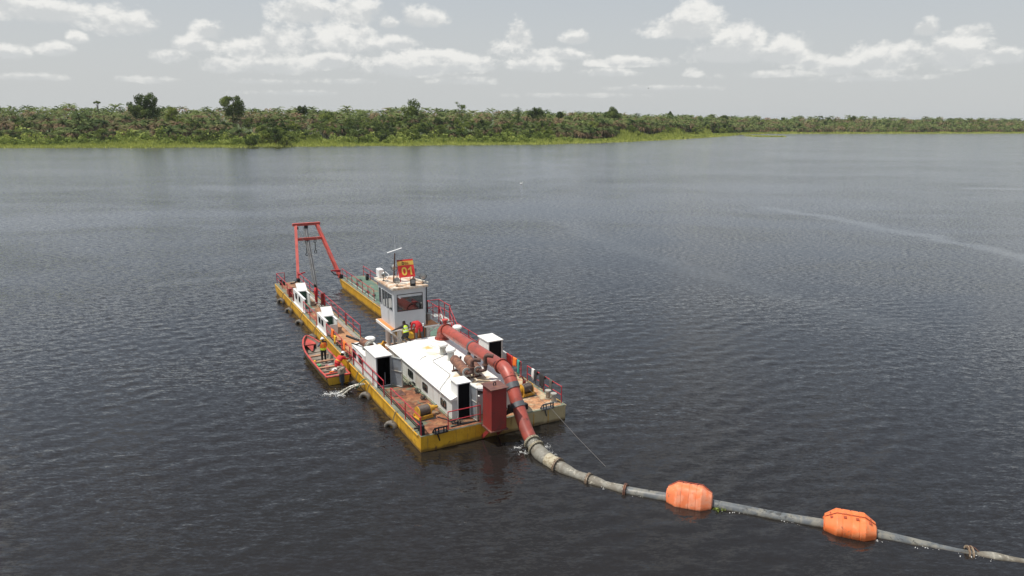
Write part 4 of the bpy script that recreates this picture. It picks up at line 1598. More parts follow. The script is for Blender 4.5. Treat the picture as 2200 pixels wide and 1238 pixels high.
def big_pipe():
    pts = [(PX, 9.35, 2.46), (PX, 9.35, 2.6), (PX, 9.32, 2.78), (PX, 9.2, 2.98), (PX, 8.98, 3.12), (PX, 8.7, 3.17)]
    m = MB(); m.path(pts, .34, 24)
    p = m.build('discharge_pipe', 'pipe_red', ship)
    m = MB(); m.path([(PX, 8.64, 3.17), (PX, 6, 3.17), (PX, 3.6, 3.17), (PX, 1.42, 3.17)], .34, 24)
    m.build('straight_section', 'pipe_red', p)
    pts = [(PX, 1.36, 3.17), (PX, 1.1, 3.165), (PX - .01, .8, 3.08), (PX - .02, .5, 2.9), (PX - .04, .25, 2.68), (PX - .06, 0.02, 2.42), (PX - .10, -.35, 2.0), (PX - .14, -.9, 1.42), (PX - .17, -1.4, .95), (PX - .18, -1.85, .60), (PX - .18, -2.12, .42)]
    m = MB(); m.path(pts, [.35] * 5 + [.34] * 4 + [.335, .33], 24, False)
    m.build('bend_section', 'pipe_red', p)
    # weld ring round the bend
    m = MB(); m.path([(PX - .03, .42, 2.86), (PX - .035, .39, 2.83)], .358, 24); m.build('weld_ring', 'pipe_red', p)
    def flange(c, d, r, n=20, mat='pipe_red', rr=.34):
        d = Vector(d).normalized(); c = Vector(c)
        m = MB(); m.lathe(c - d * .045, d, [(rr, 0), (r, 0), (r, .035), (rr, .035)], 28); m.lathe(c + d * .01, d, [(rr, 0), (r, 0), (r, .035), (rr, .035)], 28)
        f = m.build('flange', mat, p)
        a = Vector((1, 0, 0)) if abs(d.x) < .9 else Vector((0, 0, 1)); u_ = d.cross(a).normalized(); w_ = d.cross(u_)
        m = MB()
        for k in range(n):
            q = c + (u_ * math.cos(2 * math.pi * k / n) + w_ * math.sin(2 * math.pi * k / n)) * (r - .035)
            m.tube(q - d * .08, q + d * .08, .018, n=5)
        m.build('bolts', 'bolt_dark', f)
        return f
    flange((PX, 8.67, 3.17), (0, 1, 0), .415)
    flange((PX, 1.39, 3.17), (0, 1, 0), .43)
    flange((PX, 9.35, 2.46), (0, 0, 1), .47, 16)
    def clamp(c, d, wd, r=.365):
        m = MB(); d = Vector(d).normalized(); m.lathe(Vector(c) - d * wd / 2, d, [(.34, 0), (r, 0), (r, wd), (.34, wd)], 28)
        return m.build('clamp_band', 'clamp_grey', p)
    clamp((PX, 4.95, 3.17), (0, 1, 0), .16)
    clamp((PX - .06, .08, 2.49), (0, .66, .70), .30, .375)
    c2 = clamp((PX - .125, -.62, 1.70), (0, .70, .71), .26, .38)
    m = MB(); m.box(PX - .66, PX - .46, -.75, -.5, 1.45, 1.82); m.box(PX + .22, PX + .4, -.75, -.5, 1.45, 1.75)
    m.beam((PX - .55, -.6, 1.5), (PX - .6, .2, .95), .12, .2); m.beam((PX + .35, -.6, 1.5), (PX + .4, .2, .95), .1, .18)
    m.build('clamp_bracket', 'black', p)
    m = MB(); m.box(PX - .26, PX - .18, 4.8, 5.1, 2.42, 2.86); m.box(PX + .18, PX + .26, 4.8, 5.1, 2.42, 2.86); m.build('pipe_support', 'black', p)
    # lifting stub on top of the elbow
    m = MB(); m.lathe((PX + .06, 8.98, 3.38), (0, 0, 1), [(.11, 0), (.11, .34), (.2, .34), (.2, .40), (.001, .41)], 14); m.build('air_stub', 'red_paint', p)
    m = MB()
    m.path([(PX + .25, 5.9, 3.4), (PX + .3, 5.9, 3.55), (PX + .32, 5.8, 3.55)], .025, 6); m.path([(PX + .3, 5.0, 3.4), (PX + .42, 4.9, 3.6)], .035, 6)
    m.build('lifting_lug', 'pipe_red', p)
    # scratches where paint came off
    return p


big_pipe()

# --- red trunk box over the stern
m = MB(); m.box(3.36, 4.20, -1.02, -.06, .82, 3.0)
rb_ = m.build('trunk_box', 'box_red', ship); rb_['label'] = 'tall dark red steel box hanging over the stern'
m = MB(); m.box(3.28, 4.28, -1.10, .02, 3.0, 3.035); m.build('lid', 'lid_brown', rb_)
m = MB(); m.path([(3.72, -.55, 3.03), (3.70, -.55, 3.14), (3.74, -.55, 3.2), (3.80, -.55, 3.2), (3.84, -.55, 3.14), (3.82, -.55, 3.03)], .028, 6); m.build('lifting_eye', 'black', rb_)
m = MB(); m.box(3.28, 4.28, -1.09, 0, .76, .82); m.build('foot_flange', 'lid_brown', rb_)
m = MB(); m.beam((3.34, -.75, .78), (3.34, -.02, .12), .05, .2); m.beam((4.2, -.75, .78), (4.2, -.02, .12), .05, .2); m.build('bracket', 'box_red', rb_)

# --- wheelhouse on its pillars
def wheelhouse():
    zf, zt_ = 2.75, 5.36
    xl, xr, yn = 2.92, 5.02, 11.62
    yb, yt = 14.25, 14.75
    m = MB()
    b = [(xl, yn, zf), (xr, yn, zf), (xr, yb, zf), (xl, yb, zf)]
    t_ = [(xl - .02, yn - .03, zt_), (xr + .02, yn - .03, zt_), (xr + .02, yt, zt_), (xl - .02, yt, zt_)]
    m.hexa(b, t_)
    w = m.build('wheelhouse', 'wheelhouse_grey', ship)
    m = MB(); m.hexa([(xl - .17, yn - .22, zt_), (xr + .17, yn - .22, zt_), (xr + .17, yt + .35, zt_), (xl - .17, yt + .35, zt_)],
                     [(xl - .17, yn - .22, zt_ + .11), (xr + .17, yn - .22, zt_ + .11), (xr + .17, yt + .35, zt_ + .11), (xl - .17, yt + .35, zt_ + .11)])
    m.build('roof', 'roof_rusty_white', w)
    m = MB(); m.box(xl - .12, xr + .12, yn - .17, yt + .3, zt_ + .11, zt_ + .125); m.build('roof_sheet', 'roof_rusty_white', w)
    window(w, ((xl + xr) / 2 + .0, yn - .02, 4.45), (1, 0, 0), (0, .012, 1), 1.74, 1.12, (0, -1, 0), 'black', .04, rounded=False)
    # white sticker in the corner of the pane
    m = MB(); m.box(xl + .28, xl + .40, yn - .06, yn - .055, 4.80, 4.90); m.box(xl + .34, xl + .44, yn - .061, yn - .056, 4.74, 4.80); m.build('sticker', 'cloth_white', w)
    for (ya, yb_) in ((14.5, 14.1), (13.85, 13.35), (13.25, 12.85), (12.75, 11.95)):
        window(w, (xl - .012, (ya + yb_) / 2, 4.42), (0, -1, 0), (-.008, 0, 1), abs(ya - yb_), 1.08, (-1, 0, 0), 'grey_metal', .03, rounded=False)
    window(w, (xr + .012, 13.1, 4.42), (0, 1, 0), (0, 0, 1), 2.2, 1.08, (1, 0, 0), 'grey_metal', .03, split=2, rounded=False)
    window(w, ((xl + xr) / 2, (yb + (yt - yb) * .63) + .01, 4.42), (-1, 0, 0), (0, .19, 1), 1.8, 1.05, (0, 1, -.19), 'grey_metal', .03, split=1, rounded=False)
    # door outline and dogs on the left side
    m = MB(); m.box(xl - .02, xl - .002, 12.75, 13.43, zf + .12, 3.78); m.build('door', 'wheelhouse_grey', w)
    # walkway ledge on the left with its edge beam and orange top
    m = MB(); m.hexa([(2.58, 11.4, 2.66), (5.9, 11.4, 2.66), (5.9, 14.5, 2.66), (2.58, 14.5, 2.66)], [(2.58, 11.4, 2.74), (5.9, 11.4, 2.74), (5.9, 14.5, 2.74), (2.58, 14.5, 2.74)])
    pf = m.build('platform', 'white_paint', w)
    m = MB(); m.box(2.64, 5.86, 11.46, 14.44, 2.742, 2.75); m.build('platform_tread', 'barrel_orange', w)
    m = MB(); m.beam((2.62, 11.45, 2.62), (3.3, 12.0, 1.9), .07, .10); m.beam((5.8, 11.5, 2.6), (5.2, 12.0, 2.0), .07, .1); m.box(2.6, 2.66, 11.4, 14.5, 2.55, 2.66)
    m.build('brace', 'white_paint', w)
    for (x, y) in ((3.3, 14.2), (3.35, 12.0), (5.3, 14.2), (5.3, 12.0), (3.75, 14.3)):
        m = MB(); m.lathe((x, y, D), (0, 0, 1), [(.26, 0), (.26, .04), (.17, .05), (.17, 1.8)] if x != 3.75 else [(.1, 0), (.1, 1.8)], 14)
        m.build('pillar', 'white_paint', w)
    # conduit down the right near corner
    m = MB(); m.path([(xr + .06, yn - .12, 5.45), (xr + .08, yn - .1, 5.2), (xr + .07, yn - .05, 4.2), (xr + .07, yn - .05, 2.8)], .035, 6)
    m.path([(xr + .13, yn + .05, 5.3), (xr + .13, yn, 4), (xr + .12, yn, 2.8)], .02, 5); m.build('conduit', 'black', w)
    # stuff hung on the far left corner: cable loops and air conditioner
    m = MB(); m.cbox(3.0, 3.36, 14.75, 15.35, 5.5, 6.05, .04)
    ac = m.build('air_conditioner', 'helmet_white', w)
    m = MB()
    m.path([(3.4, 14.6, 5.9), (3.6, 14.4, 5.7), (3.25, 14.2, 5.35), (2.9, 14.0, 4.9), (2.75, 13.6, 5.0)], .03, 6); m.build('hose_loop', 'helmet_white', w)
    return w


wh = wheelhouse()
ZR = 5.485


def floodlight(x, y, face, h=.5, r=.17, tilt=-.3, rz=0):
    """round searchlight in its yoke on the wheelhouse roof"""
    f = Vector((math.sin(face), -math.cos(face), tilt)).normalized()
    c = Vector((x, y, ZR + h))
    m = MB(); m.lathe(c - f * .14, f, [(.001, 0), (r * .55, .01), (r * .85, .06), (r, .16), (r * 1.06, .20), (r * 1.06, .23)], 16)
    o_ = m.build('searchlight', 'lamp_body', wh)
    sd = Vector((math.cos(face), math.sin(face), 0))
    m = MB(); m.path([c - sd * r * 1.2 + Vector((0, 0, .03)), c - sd * r * 1.15 - Vector((0, 0, .12)), c - Vector((0, 0, r + .12)), c + sd * r * 1.15 - Vector((0, 0, .12)), c + sd * r * 1.2 + Vector((0, 0, .03))], .016, 5)
    m.tube(c - Vector((0, 0, r + .12)), (x, y, ZR), .022); m.lathe((x, y, ZR), (0, 0, 1), [(.09, 0), (.09, .03), (.001, .04)], 10)
    m.build('yoke', 'black', wh)
    m = MB(); m.lathe(c + f * .075, f, [(r * .98, 0), (r * .6, .02), (.001, .03)], 16); m.build('lamp_lens', 'lamp_glass', wh)
    return o_


floodlight(4.19, 15.0, R(150), .56, .19, .1)
floodlight(3.0, 13.8, R(60), .45, .15, .25)
floodlight(3.25, 11.9, R(-25), .42, .18, -.1)
floodlight(5.0, 13.6, R(150), .62, .16, .45)
floodlight(5.0, 11.85, R(-10), .52, .2, .0)
m = MB(); m.box(4.0, 4.36, 11.50, 11.56, 5.50, 5.95); led = m.build('flood_panel', 'black', wh)
m = MB(); m.box(4.05, 4.31, 11.488, 11.499, 5.66, 5.91); m.build('lamp_lens', 'lamp_glass', wh)
m = MB(); m.path([(4.2, 11.6, 5.55), (4.45, 12.0, 5.52), (4.8, 11.9, 5.52), (5.0, 11.85, 5.54)], .018, 5); m.path([(4.0, 12.2, 5.52), (3.4, 12.8, 5.52), (3.0, 13.6, 5.52)], .014, 5)
m.build('lamp_cable', 'black', wh)
m = MB(); m.path([(4.85, 12.9, 5.6), (5.05, 12.4, 5.6), (5.25, 11.6, 5.6)], .05, 8); m.build('white_pipe', 'pipe_white', wh)
# mast with radar bar and whip aerial
m = MB(); m.beam((3.62, 13.6, ZR), (3.66, 13.3, 7.35), .06, .08); m.beam((3.45, 13.2, ZR), (3.64, 13.3, 6.6), .03, .03)
mast = m.build('mast', 'rust_dark', wh)
m = MB(); m.beam((3.15, 13.3, 7.42), (4.15, 13.3, 7.66), .13, .045); m.build('radar_bar', 'helmet_white', wh)
m = MB(); m.tube((3.7, 13.3, 7.3), (3.68, 13.3, 8.5), .012, .006, n=5); m.build('whip_aerial', 'helmet_white', wh)

# --- number board leaning back on the roof
tl = R(20)


def board():
    p0 = Vector((3.78, 12.9, 5.78)); ux = Vector((1, 0, 0)); uz = Vector((0, math.sin(tl), math.cos(tl))); n_ = ux.cross(uz)
    n_ = Vector((0, -math.cos(tl), math.sin(tl)))
    Wd, Hd = 1.10, 1.18
    def P(x, z, d=0): return p0 + ux * x + uz * z + n_ * d
    def slab(x0, x1, z0, z1, d0, d1):
        m = MB(); m.hexa([P(x0, z0, d1), P(x1, z0, d1), P(x1, z0, d0), P(x0, z0, d0)], [P(x0, z1, d1), P(x1, z1, d1), P(x1, z1, d0), P(x0, z1, d0)]); return m
    bd = slab(0, Wd, 0, Hd, -.03, 0).build('number_board', 'sign_red', ship)
    bd['label'] = 'red and yellow number board leaning back on the wheelhouse roof'
    slab(0, Wd, .80, 1.07, .001, .008).build('yellow_band', 'sign_yellow', bd)
    slab(0, .38, 1.072, Hd, .001, .007).build('dark_patch', 'sign_dark', bd)
    Rm = Matrix((ux, uz, n_)).transposed().to_4x4()
    def text(s_, x, z, size, mat, bold, name, sx=1.0):
        cu = bpy.data.curves.new(name, 'FONT'); cu.body = s_; cu.size = size; cu.offset = bold; cu.extrude = .004
        to = bpy.data.objects.new(name, cu); C.objects.link(to)
        bpy.context.view_layer.update()
        me = bpy.data.meshes.new_from_object(to.evaluated_get(bpy.context.evaluated_depsgraph_get()))
        bpy.data.objects.remove(to)
        me.materials.clear(); me.materials.append(MATS[mat])
        me.transform(Matrix.Diagonal((sx, 1, 1, 1)))
        o_ = bpy.data.objects.new(name, me); C.objects.link(o_); o_.parent = bd
        M2 = Rm.copy(); M2.translation = P(x, z, .014)
        o_.matrix_local = M2
    # the two big digits, cut as thick strokes
    def stroke(outer, inner, name):
        m = MB(); n = len(outer)
        V = [P(x, z, .002) for x, z in outer] + [P(x, z, .014) for x, z in outer]
        if inner:
            V += [P(x, z, .014) for x, z in inner] + [P(x, z, .002) for x, z in inner]
            m.add(V, [(r_ * n + i, r_ * n + (i + 1) % n, (r_ + 1) * n + (i + 1) % n, (r_ + 1) * n + i) for r_ in range(3) for i in range(n)])
        else:
            m.add(V, [tuple(range(n, 2 * n))] + [(i, (i + 1) % n, n + (i + 1) % n, n + i) for i in range(n)])
        m.build(name, 'digit_yellow', bd)
    def oval(rx, rz, n=28):
        return [(.40 + rx * (abs(math.cos(a)) ** .85) * (1 if math.cos(a) > 0 else -1), .40 + rz * (abs(math.sin(a)) ** .85) * (1 if math.sin(a) > 0 else -1)) for a in [2 * math.pi * k / n for k in range(n)]]
    stroke(oval(.185, .275), oval(.085, .175), 'digit')
    stroke([(.80, .13), (.91, .13), (.91, .68), (.83, .68), (.80, .61), (.66, .53), (.66, .43), (.80, .50)], None, 'digit')
    text('D', .29, .845, .25, 'digit_brown', .012, 'letter')
    text('26', .49, .845, .25, 'digit_orange', .004, 'digits')
    m = MB()
    for x in (.08, 1.02):
        m.beam(P(x, 0, -.04), Vector((3.78 + x, 12.88, ZR)), .04, .04); m.beam(P(x, .8, -.04), Vector((3.78 + x, 13.7, ZR)), .035, .035)
    m.build('board_legs', 'rail_red', bd)


board()

# platform, gate frame and stair on the right of the wheelhouse
m = MB(); m.box(5.9, 7.0, 11.9, 13.9, 2.64, 2.72); sp_ = m.build('side_platform', 'pale_grey', ship)
m = MB(); m.box(5.05, 7.0, 11.72, 11.8, 2.45, 2.6); m.beam((5.9, 11.76, 2.3), (6.9, 11.76, 1.3), .08, .08); m.beam((6.9, 11.76, 2.5), (6.9, 11.76, .86), .09, .09); m.build('platform_beam', 'white_paint', sp_)
railing([(6.1, 13.9), (6.1, 12.0)], z=2.72, h=1.0, step=1.0, label='red railing of the raised side platform')
railing([(6.95, 13.9), (6.95, 12.0)], z=2.72, h=1.0, step=1.0)
railing([(6.1, 13.9), (6.95, 13.9)], z=2.72, h=1.0, step=1.0)
railing([(6.2, 12.0), (6.2, 9.6)], zs=[2.72, .9], h=.95, step=.8, label='sloping red stair railing')
railing([(6.9, 12.0), (6.9, 9.6)], zs=[2.72, .9], h=.95, step=.8)
st = MB(); st.beam((6.2, 12.0, 2.68), (6.2, 9.6, .9), .05, .2); st.beam((6.9, 12.0, 2.68), (6.9, 9.6, .9), .05, .2)
stair = st.build('stair', 'rail_red', ship)
tm = MB(); tm.box(6.23, 6.87, -.1, .1, -.015, .015); tme = tm.mesh('tread', 'grey_metal')
for k in range(8):
    o = bpy.data.objects.new('tread', tme); C.objects.link(o); o.parent = stair; o.location = (0, 9.8 + k * .29, 1.05 + k * .215)
# gear under and beside the wheelhouse
for (x, y, z, h, r, mt) in ((4.7, 12.9, D, 1.5, .28, 'barrel_orange'), (5.45, 13.3, D, 1.2, .26, 'barrel_orange'), (5.6, 12.7, 2.72, .45, .2, 'bitts_pale')):
    m = MB(); m.lathe((x, y, z), (0, 0, 1), [(r, 0), (r, h * .33), (r * 1.05, h * .34), (r * 1.05, h * .36), (r, h * .37), (r, h), (r * .9, h + .03), (.001, h + .03)], 14); m.build('drum', mt, ship)
m = MB(); m.box(4.6, 4.68, 11.05, 11.13, D, 3.0); m.box(4.8, 4.85, 11.1, 11.15, D, 2.7); m.build('stanchion', 'black', ship)
m = MB(); m.lathe((4.6, 11.0, 2.9), (0, 0, 1), [(.05, 0), (.06, .16), (.001, .2)], 8); m.build('signal_lamp', 'helmet_white', ship)

# --- left side cabins
def small_cabin(y0, y1, plate_y, ztop=1.9, front=.3, low=0.0):
    """low white companion house with its hatch lid standing open"""
    x0, x1 = .15, 1.0
    m = MB()
    m.box(x0, x0 + .05, y0, y1, D, ztop)
    m.box(x1 - .05, x1, y0 + .25 + low, y1, D, ztop)
    m.box(x0 + .05, x1 - .05, y1 - .05, y1, D, ztop)
    m.box(x0 + .05, x1 - .05, y0 + .15, y0 + .2, D, ztop - front)
    m.box(x0, x1, plate_y, y1, ztop, ztop + .04)
    m.box(x0 - .02, x0 + .14, y0, plate_y, ztop, ztop + .04)
    m.box(x1 - .10, x1 + .02, y0 + .2 + low, plate_y, ztop, ztop + .04)
    c = m.build('companionway', 'white_paint', ship)
    m = MB(); m.box(x0 + .051, x1 - .051, y0 + .22, plate_y + .4, D + .1, D + .14); m.box(x0 + .051, x1 - .051, plate_y + .3, plate_y + .34, D + .1, ztop - .01)
    m.build('stairwell', 'panel_green', c)
    m = MB(); m.beam((.63, plate_y + .0, ztop + .06), (.63, plate_y + .72, ztop + .58), .78, .035, up=(0, -1, 1)); m.build('hatch_lid', 'white_roof', c)
    m = MB(); m.tube((.26, plate_y + .7, ztop), (.26, plate_y + .66, ztop + .5), .02, n=5); m.tube((1.0, plate_y + .7, ztop), (1.0, plate_y + .66, ztop + .5), .02, n=5); m.build('lid_stay', 'pale_grey', c)
    L = y1 - y0
    for k in range(2):
        window(c, (x0 - .001, y0 + L * (.42 + .3 * k), ztop - .36), (0, -1, 0), (0, 0, 1), .5, .46, (-1, 0, 0), split=1)
    m = MB(); m.box(x0 - .1, x0 - .002, y0 - .1, y1 + .1, D + .016, D + .06); m.build('sill_plate', 'white_paint', c)
    return c


small_cabin(18.15, 20.9, 19.4)
small_cabin(24.9, 29.0, 27.6, 1.95, .85, 1.5)


def engine_cabin():
    m = MB()
    # low part
    m.box(.13, 1.4, 9.12, 11.85, D, 2.12)
    c = m.build('side_cabin', 'white_paint', ship)
    m = MB(); m.box(.10, 1.43, 9.12, 11.9, 2.12, 2.16); m.build('cabin_roof', 'white_roof', c)
    for (y, ) in ((11.35,), (10.1,)):
        window(c, (.129, y, 1.66), (0, -1, 0), (0, 0, 1), .66, .5, (-1, 0, 0), split=1)
    # tall door box
    x0, x1, ya, yb, z1 = .15, 1.03, 7.1, 9.1, 2.70
    m = MB()
    m.box(x0, x0 + .04, ya, yb, D, z1); m.box(x1 - .04, x1, ya, yb, D, z1); m.box(x0 + .04, x1 - .04, yb - .04, yb, D, z1); m.box(x0 + .04, x1 - .04, ya, ya + .05, D, D + .08)
    m.build('door_box', 'white_paint', c)
    m = MB(); m.cbox(x0 - .06, x1 + .08, ya - .08, yb + .08, z1, z1 + .05, .015); m.build('door_box_roof', 'white_roof', c)
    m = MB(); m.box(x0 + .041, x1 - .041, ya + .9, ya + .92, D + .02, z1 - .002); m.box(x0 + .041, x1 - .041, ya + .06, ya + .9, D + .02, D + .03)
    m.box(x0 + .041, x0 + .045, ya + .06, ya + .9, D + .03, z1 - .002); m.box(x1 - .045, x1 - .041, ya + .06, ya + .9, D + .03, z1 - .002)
    m.build('doorway_shade', 'dark_inside', c)  # near-black lining paints the shade inside the tall door box
    m = MB(); m.tube((.75, ya + .3, D + .03), (.75, ya + .3, D + .75), .03, n=6); m.build('inner_pipe', 'grey_metal', c)
    m = MB(); m.box(x0 + .0, x0 + .07, ya - .02, ya - .002, D, z1); m.box(x1 - .05, x1 + .02, ya - .02, ya - .002, D, z1); m.box(x0 + .07, x1 - .05, ya - .02, ya - .002, z1 - .07, z1); m.box(x0 + .07, x1 - .05, ya - .02, ya - .002, D, D + .06)
    m.build('door_frame', 'grey_metal', c)
    a = Vector((x1 + .03, ya - .03, 0)); d = Vector((.40, -.66, 0)).normalized() * .74
    nrm = Vector((-d.y, d.x, 0)).normalized()
    m = MB(); m.beam(a + Vector((0, 0, D + .92)), a + d + Vector((0, 0, D + .92)), .03, 1.72)
    dr = m.build('door', 'grey_metal', c)
    m = MB()
    for z_ in (D + .08, D + .98, D + 1.76):
        m.beam(a - nrm * .03 + Vector((0, 0, z_)), a + d - nrm * .03 + Vector((0, 0, z_)), .03, .04)
        m.beam(a + nrm * .03 + Vector((0, 0, z_)), a + d + nrm * .03 + Vector((0, 0, z_)), .03, .04)
    m.beam(a + d + Vector((0, 0, D + .06)), a + d + Vector((0, 0, D + 1.78)), .06, .05); m.build('door_rim', 'pale_grey', c)
    # silencer and vent on the low roof
    p0 = Vector((.42, 10.55, 2.62)); p1 = Vector((.62, 9.35, 2.62)); dd = p1 - p0; L = dd.length
    m = MB(); m.lathe(p0, dd, [(.001, 0), (.2, .02), (.24, .05), (.24, L * .75), (.001, L * .76)], 18)
    s_ = m.build('silencer', 'rust', ship)
    m = MB(); m.lathe(p0 + dd * .74, dd, [(.2, 0), (.29, .0), (.29, .05), (.24, .07), (.24, .2), (.17, .22), (.17, .24)], 18); m.build('end_plate', 'bitts_pale', s_)
    m = MB(); m.lathe(p0 + dd * .88, dd, [(.001, .0), (.19, .01), (.1, .03), (.1, .22), (.085, .22), (.001, .18)], 14); m.build('pipe_mouth', 'rust', s_)
    m = MB(); m.box(.4, .7, 9.6, 9.7, 2.16, 2.4); m.build('cradle', 'pale_grey', s_)
    m = MB(); m.box(.35, .6, 10.3, 10.38, 2.16, 2.4); m.build('cradle', 'pale_grey', s_)
    m = MB(); m.path([(.15, 11.9, 2.15), (.3, 11.4, 2.2), (.45, 10.9, 2.45), (.44, 10.7, 2.6)], .05, 8); m.path([(.42, 10.6, 2.62), (.2, 11.3, 2.6), (-.1, 12.1, 2.62)], .075, 8, True); m.build('tailpipe', 'black', s_)
    mushroom(.98, 10.75, 2.16, .45, .2, ship, 1.6)
    m = MB(); m.box(.9, 1.1, 9.7, 10.2, 2.16, 2.35); m.build('roof_box', 'pale_grey', c)
    return c


engine_cabin()

# right side cabin with its dark doorway
m = MB()
x0, x1, ya, yb, z1 = 6.86, 7.78, 6.15, 7.5, 2.86
m.box(x0, x0 + .04, ya, yb, D, z1); m.box(x1 - .04, x1, ya, yb, D, z1); m.box(x0 + .04, x1 - .04, yb - .04, yb, D, z1)
rc = m.build('stair_cabin', 'white_paint', ship)
m = MB(); m.box(x0 - .07, x1 + .05, ya - .06, yb + .05, z1, z1 + .05); m.build('cabin_roof', 'white_roof', rc)
m = MB(); m.box(x0 + .041, x1 - .041, ya + .05, ya + .07, D + .02, z1 - .002); m.build('doorway_shade', 'dark_inside', rc)  # shade of the cabin interior painted as a dark panel
m = MB(); m.box(x1, x1 + .03, ya - .02, ya + .02, D + .2, z1); m.tube((x1 + .05, ya - .05, 2.4), (x1 + .12, ya - .05, 2.4), .035, n=6); m.build('door_handle', 'pale_grey', rc)
m = MB(); m.box(6.12, 7.2, 7.55, 10.6, D, 1.95); dc_ = m.build('side_casing', 'white_paint', ship)
m = MB(); m.box(6.11, 7.26, 7.52, 10.65, 1.95, 1.99); m.build('casing_top', 'white_roof', dc_)


# --- winches
def winch(x, y, rz, drum_r=.3):
    e = empty('deck_winch', (x, y, D + .02), rz)
    def M(): return MB()
    m = M(); m.box(-.42, .42, -.34, .34, 0, .06); m.box(-.42, .42, -.34, -.28, .06, .2); m.box(-.4, .4, .28, .34, .06, .16)
    fr = m.build('deck_winch', 'winch_yellow', ship)
    fr.location = (x, y, D + .02); fr.rotation_euler = (0, 0, rz)
    bpy.data.objects.remove(e)
    for sx in (-1, 1):
        m = M()
        pts = [(.30 * math.cos(a), .36 + .30 * math.sin(a)) for a in np.linspace(-.3, math.pi + .3, 13)] + [(-.33, .05), (.33, .05)]
        n = len(pts)
        vs = [(sx * .33 - .02, p[0], p[1]) for p in pts] + [(sx * .33 + .02, p[0], p[1]) for p in pts]
        m.add(vs, [tuple(range(n)), tuple(reversed(range(n, 2 * n)))] + [(i, n + i, n + (i + 1) % n, (i + 1) % n) for i in range(n)])
        m.build('side_plate', 'winch_yellow', fr)
    m = M(); m.lathe((-.3, 0, .38), (1, 0, 0), [(.27, 0)] + [(.255 + .014 * (k % 2), .012 + k * .036) for k in range(17)] + [(.27, .6)], 20); m.build('rope_drum', 'wire_rope', fr)
    m = M(); m.lathe((.35, 0, .38), (1, 0, 0), [(.001, 0), (.2, 0), (.2, .1), (.14, .12), (.14, .3), (.08, .34), (.08, .5), (.001, .5)], 14); m.build('gear_motor', 'winch_yellow', fr)
    m = M(); m.path([(.7, .0, .38), (.85, .1, .45), (.9, .3, .3), (.85, .5, .02)], .03, 6); m.path([(-.3, .2, .68), (.0, .18, .72), (.3, .2, .66)], .014, 5); m.build('hydraulic_hose', 'black', fr)
    return fr


w1 = winch(.98, 2.1, R(8))
w2 = winch(7.2, 2.25, R(-172))
for (x, y) in ((1.05, 2.05), (7.2, 2.2)):
    m = MB(); m.box(x - .55, x + .5, y - .45, y + .42, D + .022, D + .03); m.build('winch_pad', 'black', ship)


def fairlead(x, mat='black', parent=ship):
    m = MB()
    m.box(x - .36, x + .36, -.14, .16, D + .02, D + .07); m.box(x - .3, x + .3, -.12, -.06, D + .30, D + .36)
    for q in (-.3, .3, -.14, .14):
        m.tube((x + q, -.09, D + .04), (x + q, -.09, D + .36), .035, n=8)
    m.beam((x - .38, .12, D + .05), (x - .32, -.1, D + .36), .05, .05); m.beam((x + .38, .12, D + .05), (x + .32, -.1, D + .36), .05, .05)
    m.beam((x - .2, -.1, D + .03), (x - .05, -.0, .45), .05, .05)
    return m.build('roller_fairlead', mat, parent)


fairlead(1.15, 'black').location = (-.1, 0, 0)
fairlead(7.25, 'clamp_grey')


def bitts(pts, mat, r=.1, h=.5):
    m = MB()
    for (x, y) in pts:
        m.lathe((x, y, D + .02), (0, 0, 1), [(r * 1.5, 0), (r * 1.5, .03), (r, .04), (r, h * .6), (r * 1.0, h - .1), (r * 1.35, h - .08), (r * 1.35, h), (.001, h + .02)], 14)
        m.tube((x - r * 1.7, y, D + .02 + h * .6), (x + r * 1.7, y, D + .02 + h * .6), .03, n=6)
    return m.build('mooring_bitts', mat, ship)


bitts([(8.0, 1.15), (8.02, .62)], 'bitts_pale', .13, .5)
m = MB(); m.box(.06, .26, .1, .34, D + .02, D + .5); m.box(.16, .36, .55, .8, D + .02, D + .45); m.tube((-.05, .75, D + .15), (.2, .7, D + .15), .05, n=7); m.build('mooring_bitts', 'black', ship)
m = MB(); m.box(8.1, 8.3, 34.2, 34.5, D + .02, D + .5); m.box(7.9, 8.1, 33.7, 34.0, D + .02, D + .42); m.box(.3, .5, 35.4, 35.7, D + .02, D + .5); m.box(.55, .7, 35.2, 35.5, D + .02, D + .4); m.build('mooring_bitts', 'black', ship)
m = MB(); m.lathe((7.62, 3.15, D), (0, 0, 1), [(.1, 0), (.1, .45), (.06, .5)], 10); m.path([(7.62, 3.15, 1.3), (7.5, 3.2, 1.55), (7.4, 3.2, 1.6), (7.32, 3.2, 1.5)], .05, 8); m.build('vent_pipe', 'box_red', ship)
m = MB()
m.lathe((6.25, .9, D + .02), (0, 0, 1), [(.3, 0), (.3, .015), (.001, .016)], 16); m.build('manhole_cover', 'lid_brown', ship)
m = MB(); m.box(.55, 1.25, 5.3, 6.1, D + .02, D + .05); m.build('deck_hatch', 'rust_dark', ship)
m = MB(); m.box(1.75, 2.9, .25, .32, D + .02, D + .07); m.path([(1.6, 1.7, D + .06), (1.9, 1.2, D + .06), (2.05, .5, D + .06), (3.0, .3, D + .06), (3.4, .3, D + .06)], .03, 6); m.build('deck_pipe', 'black', ship)

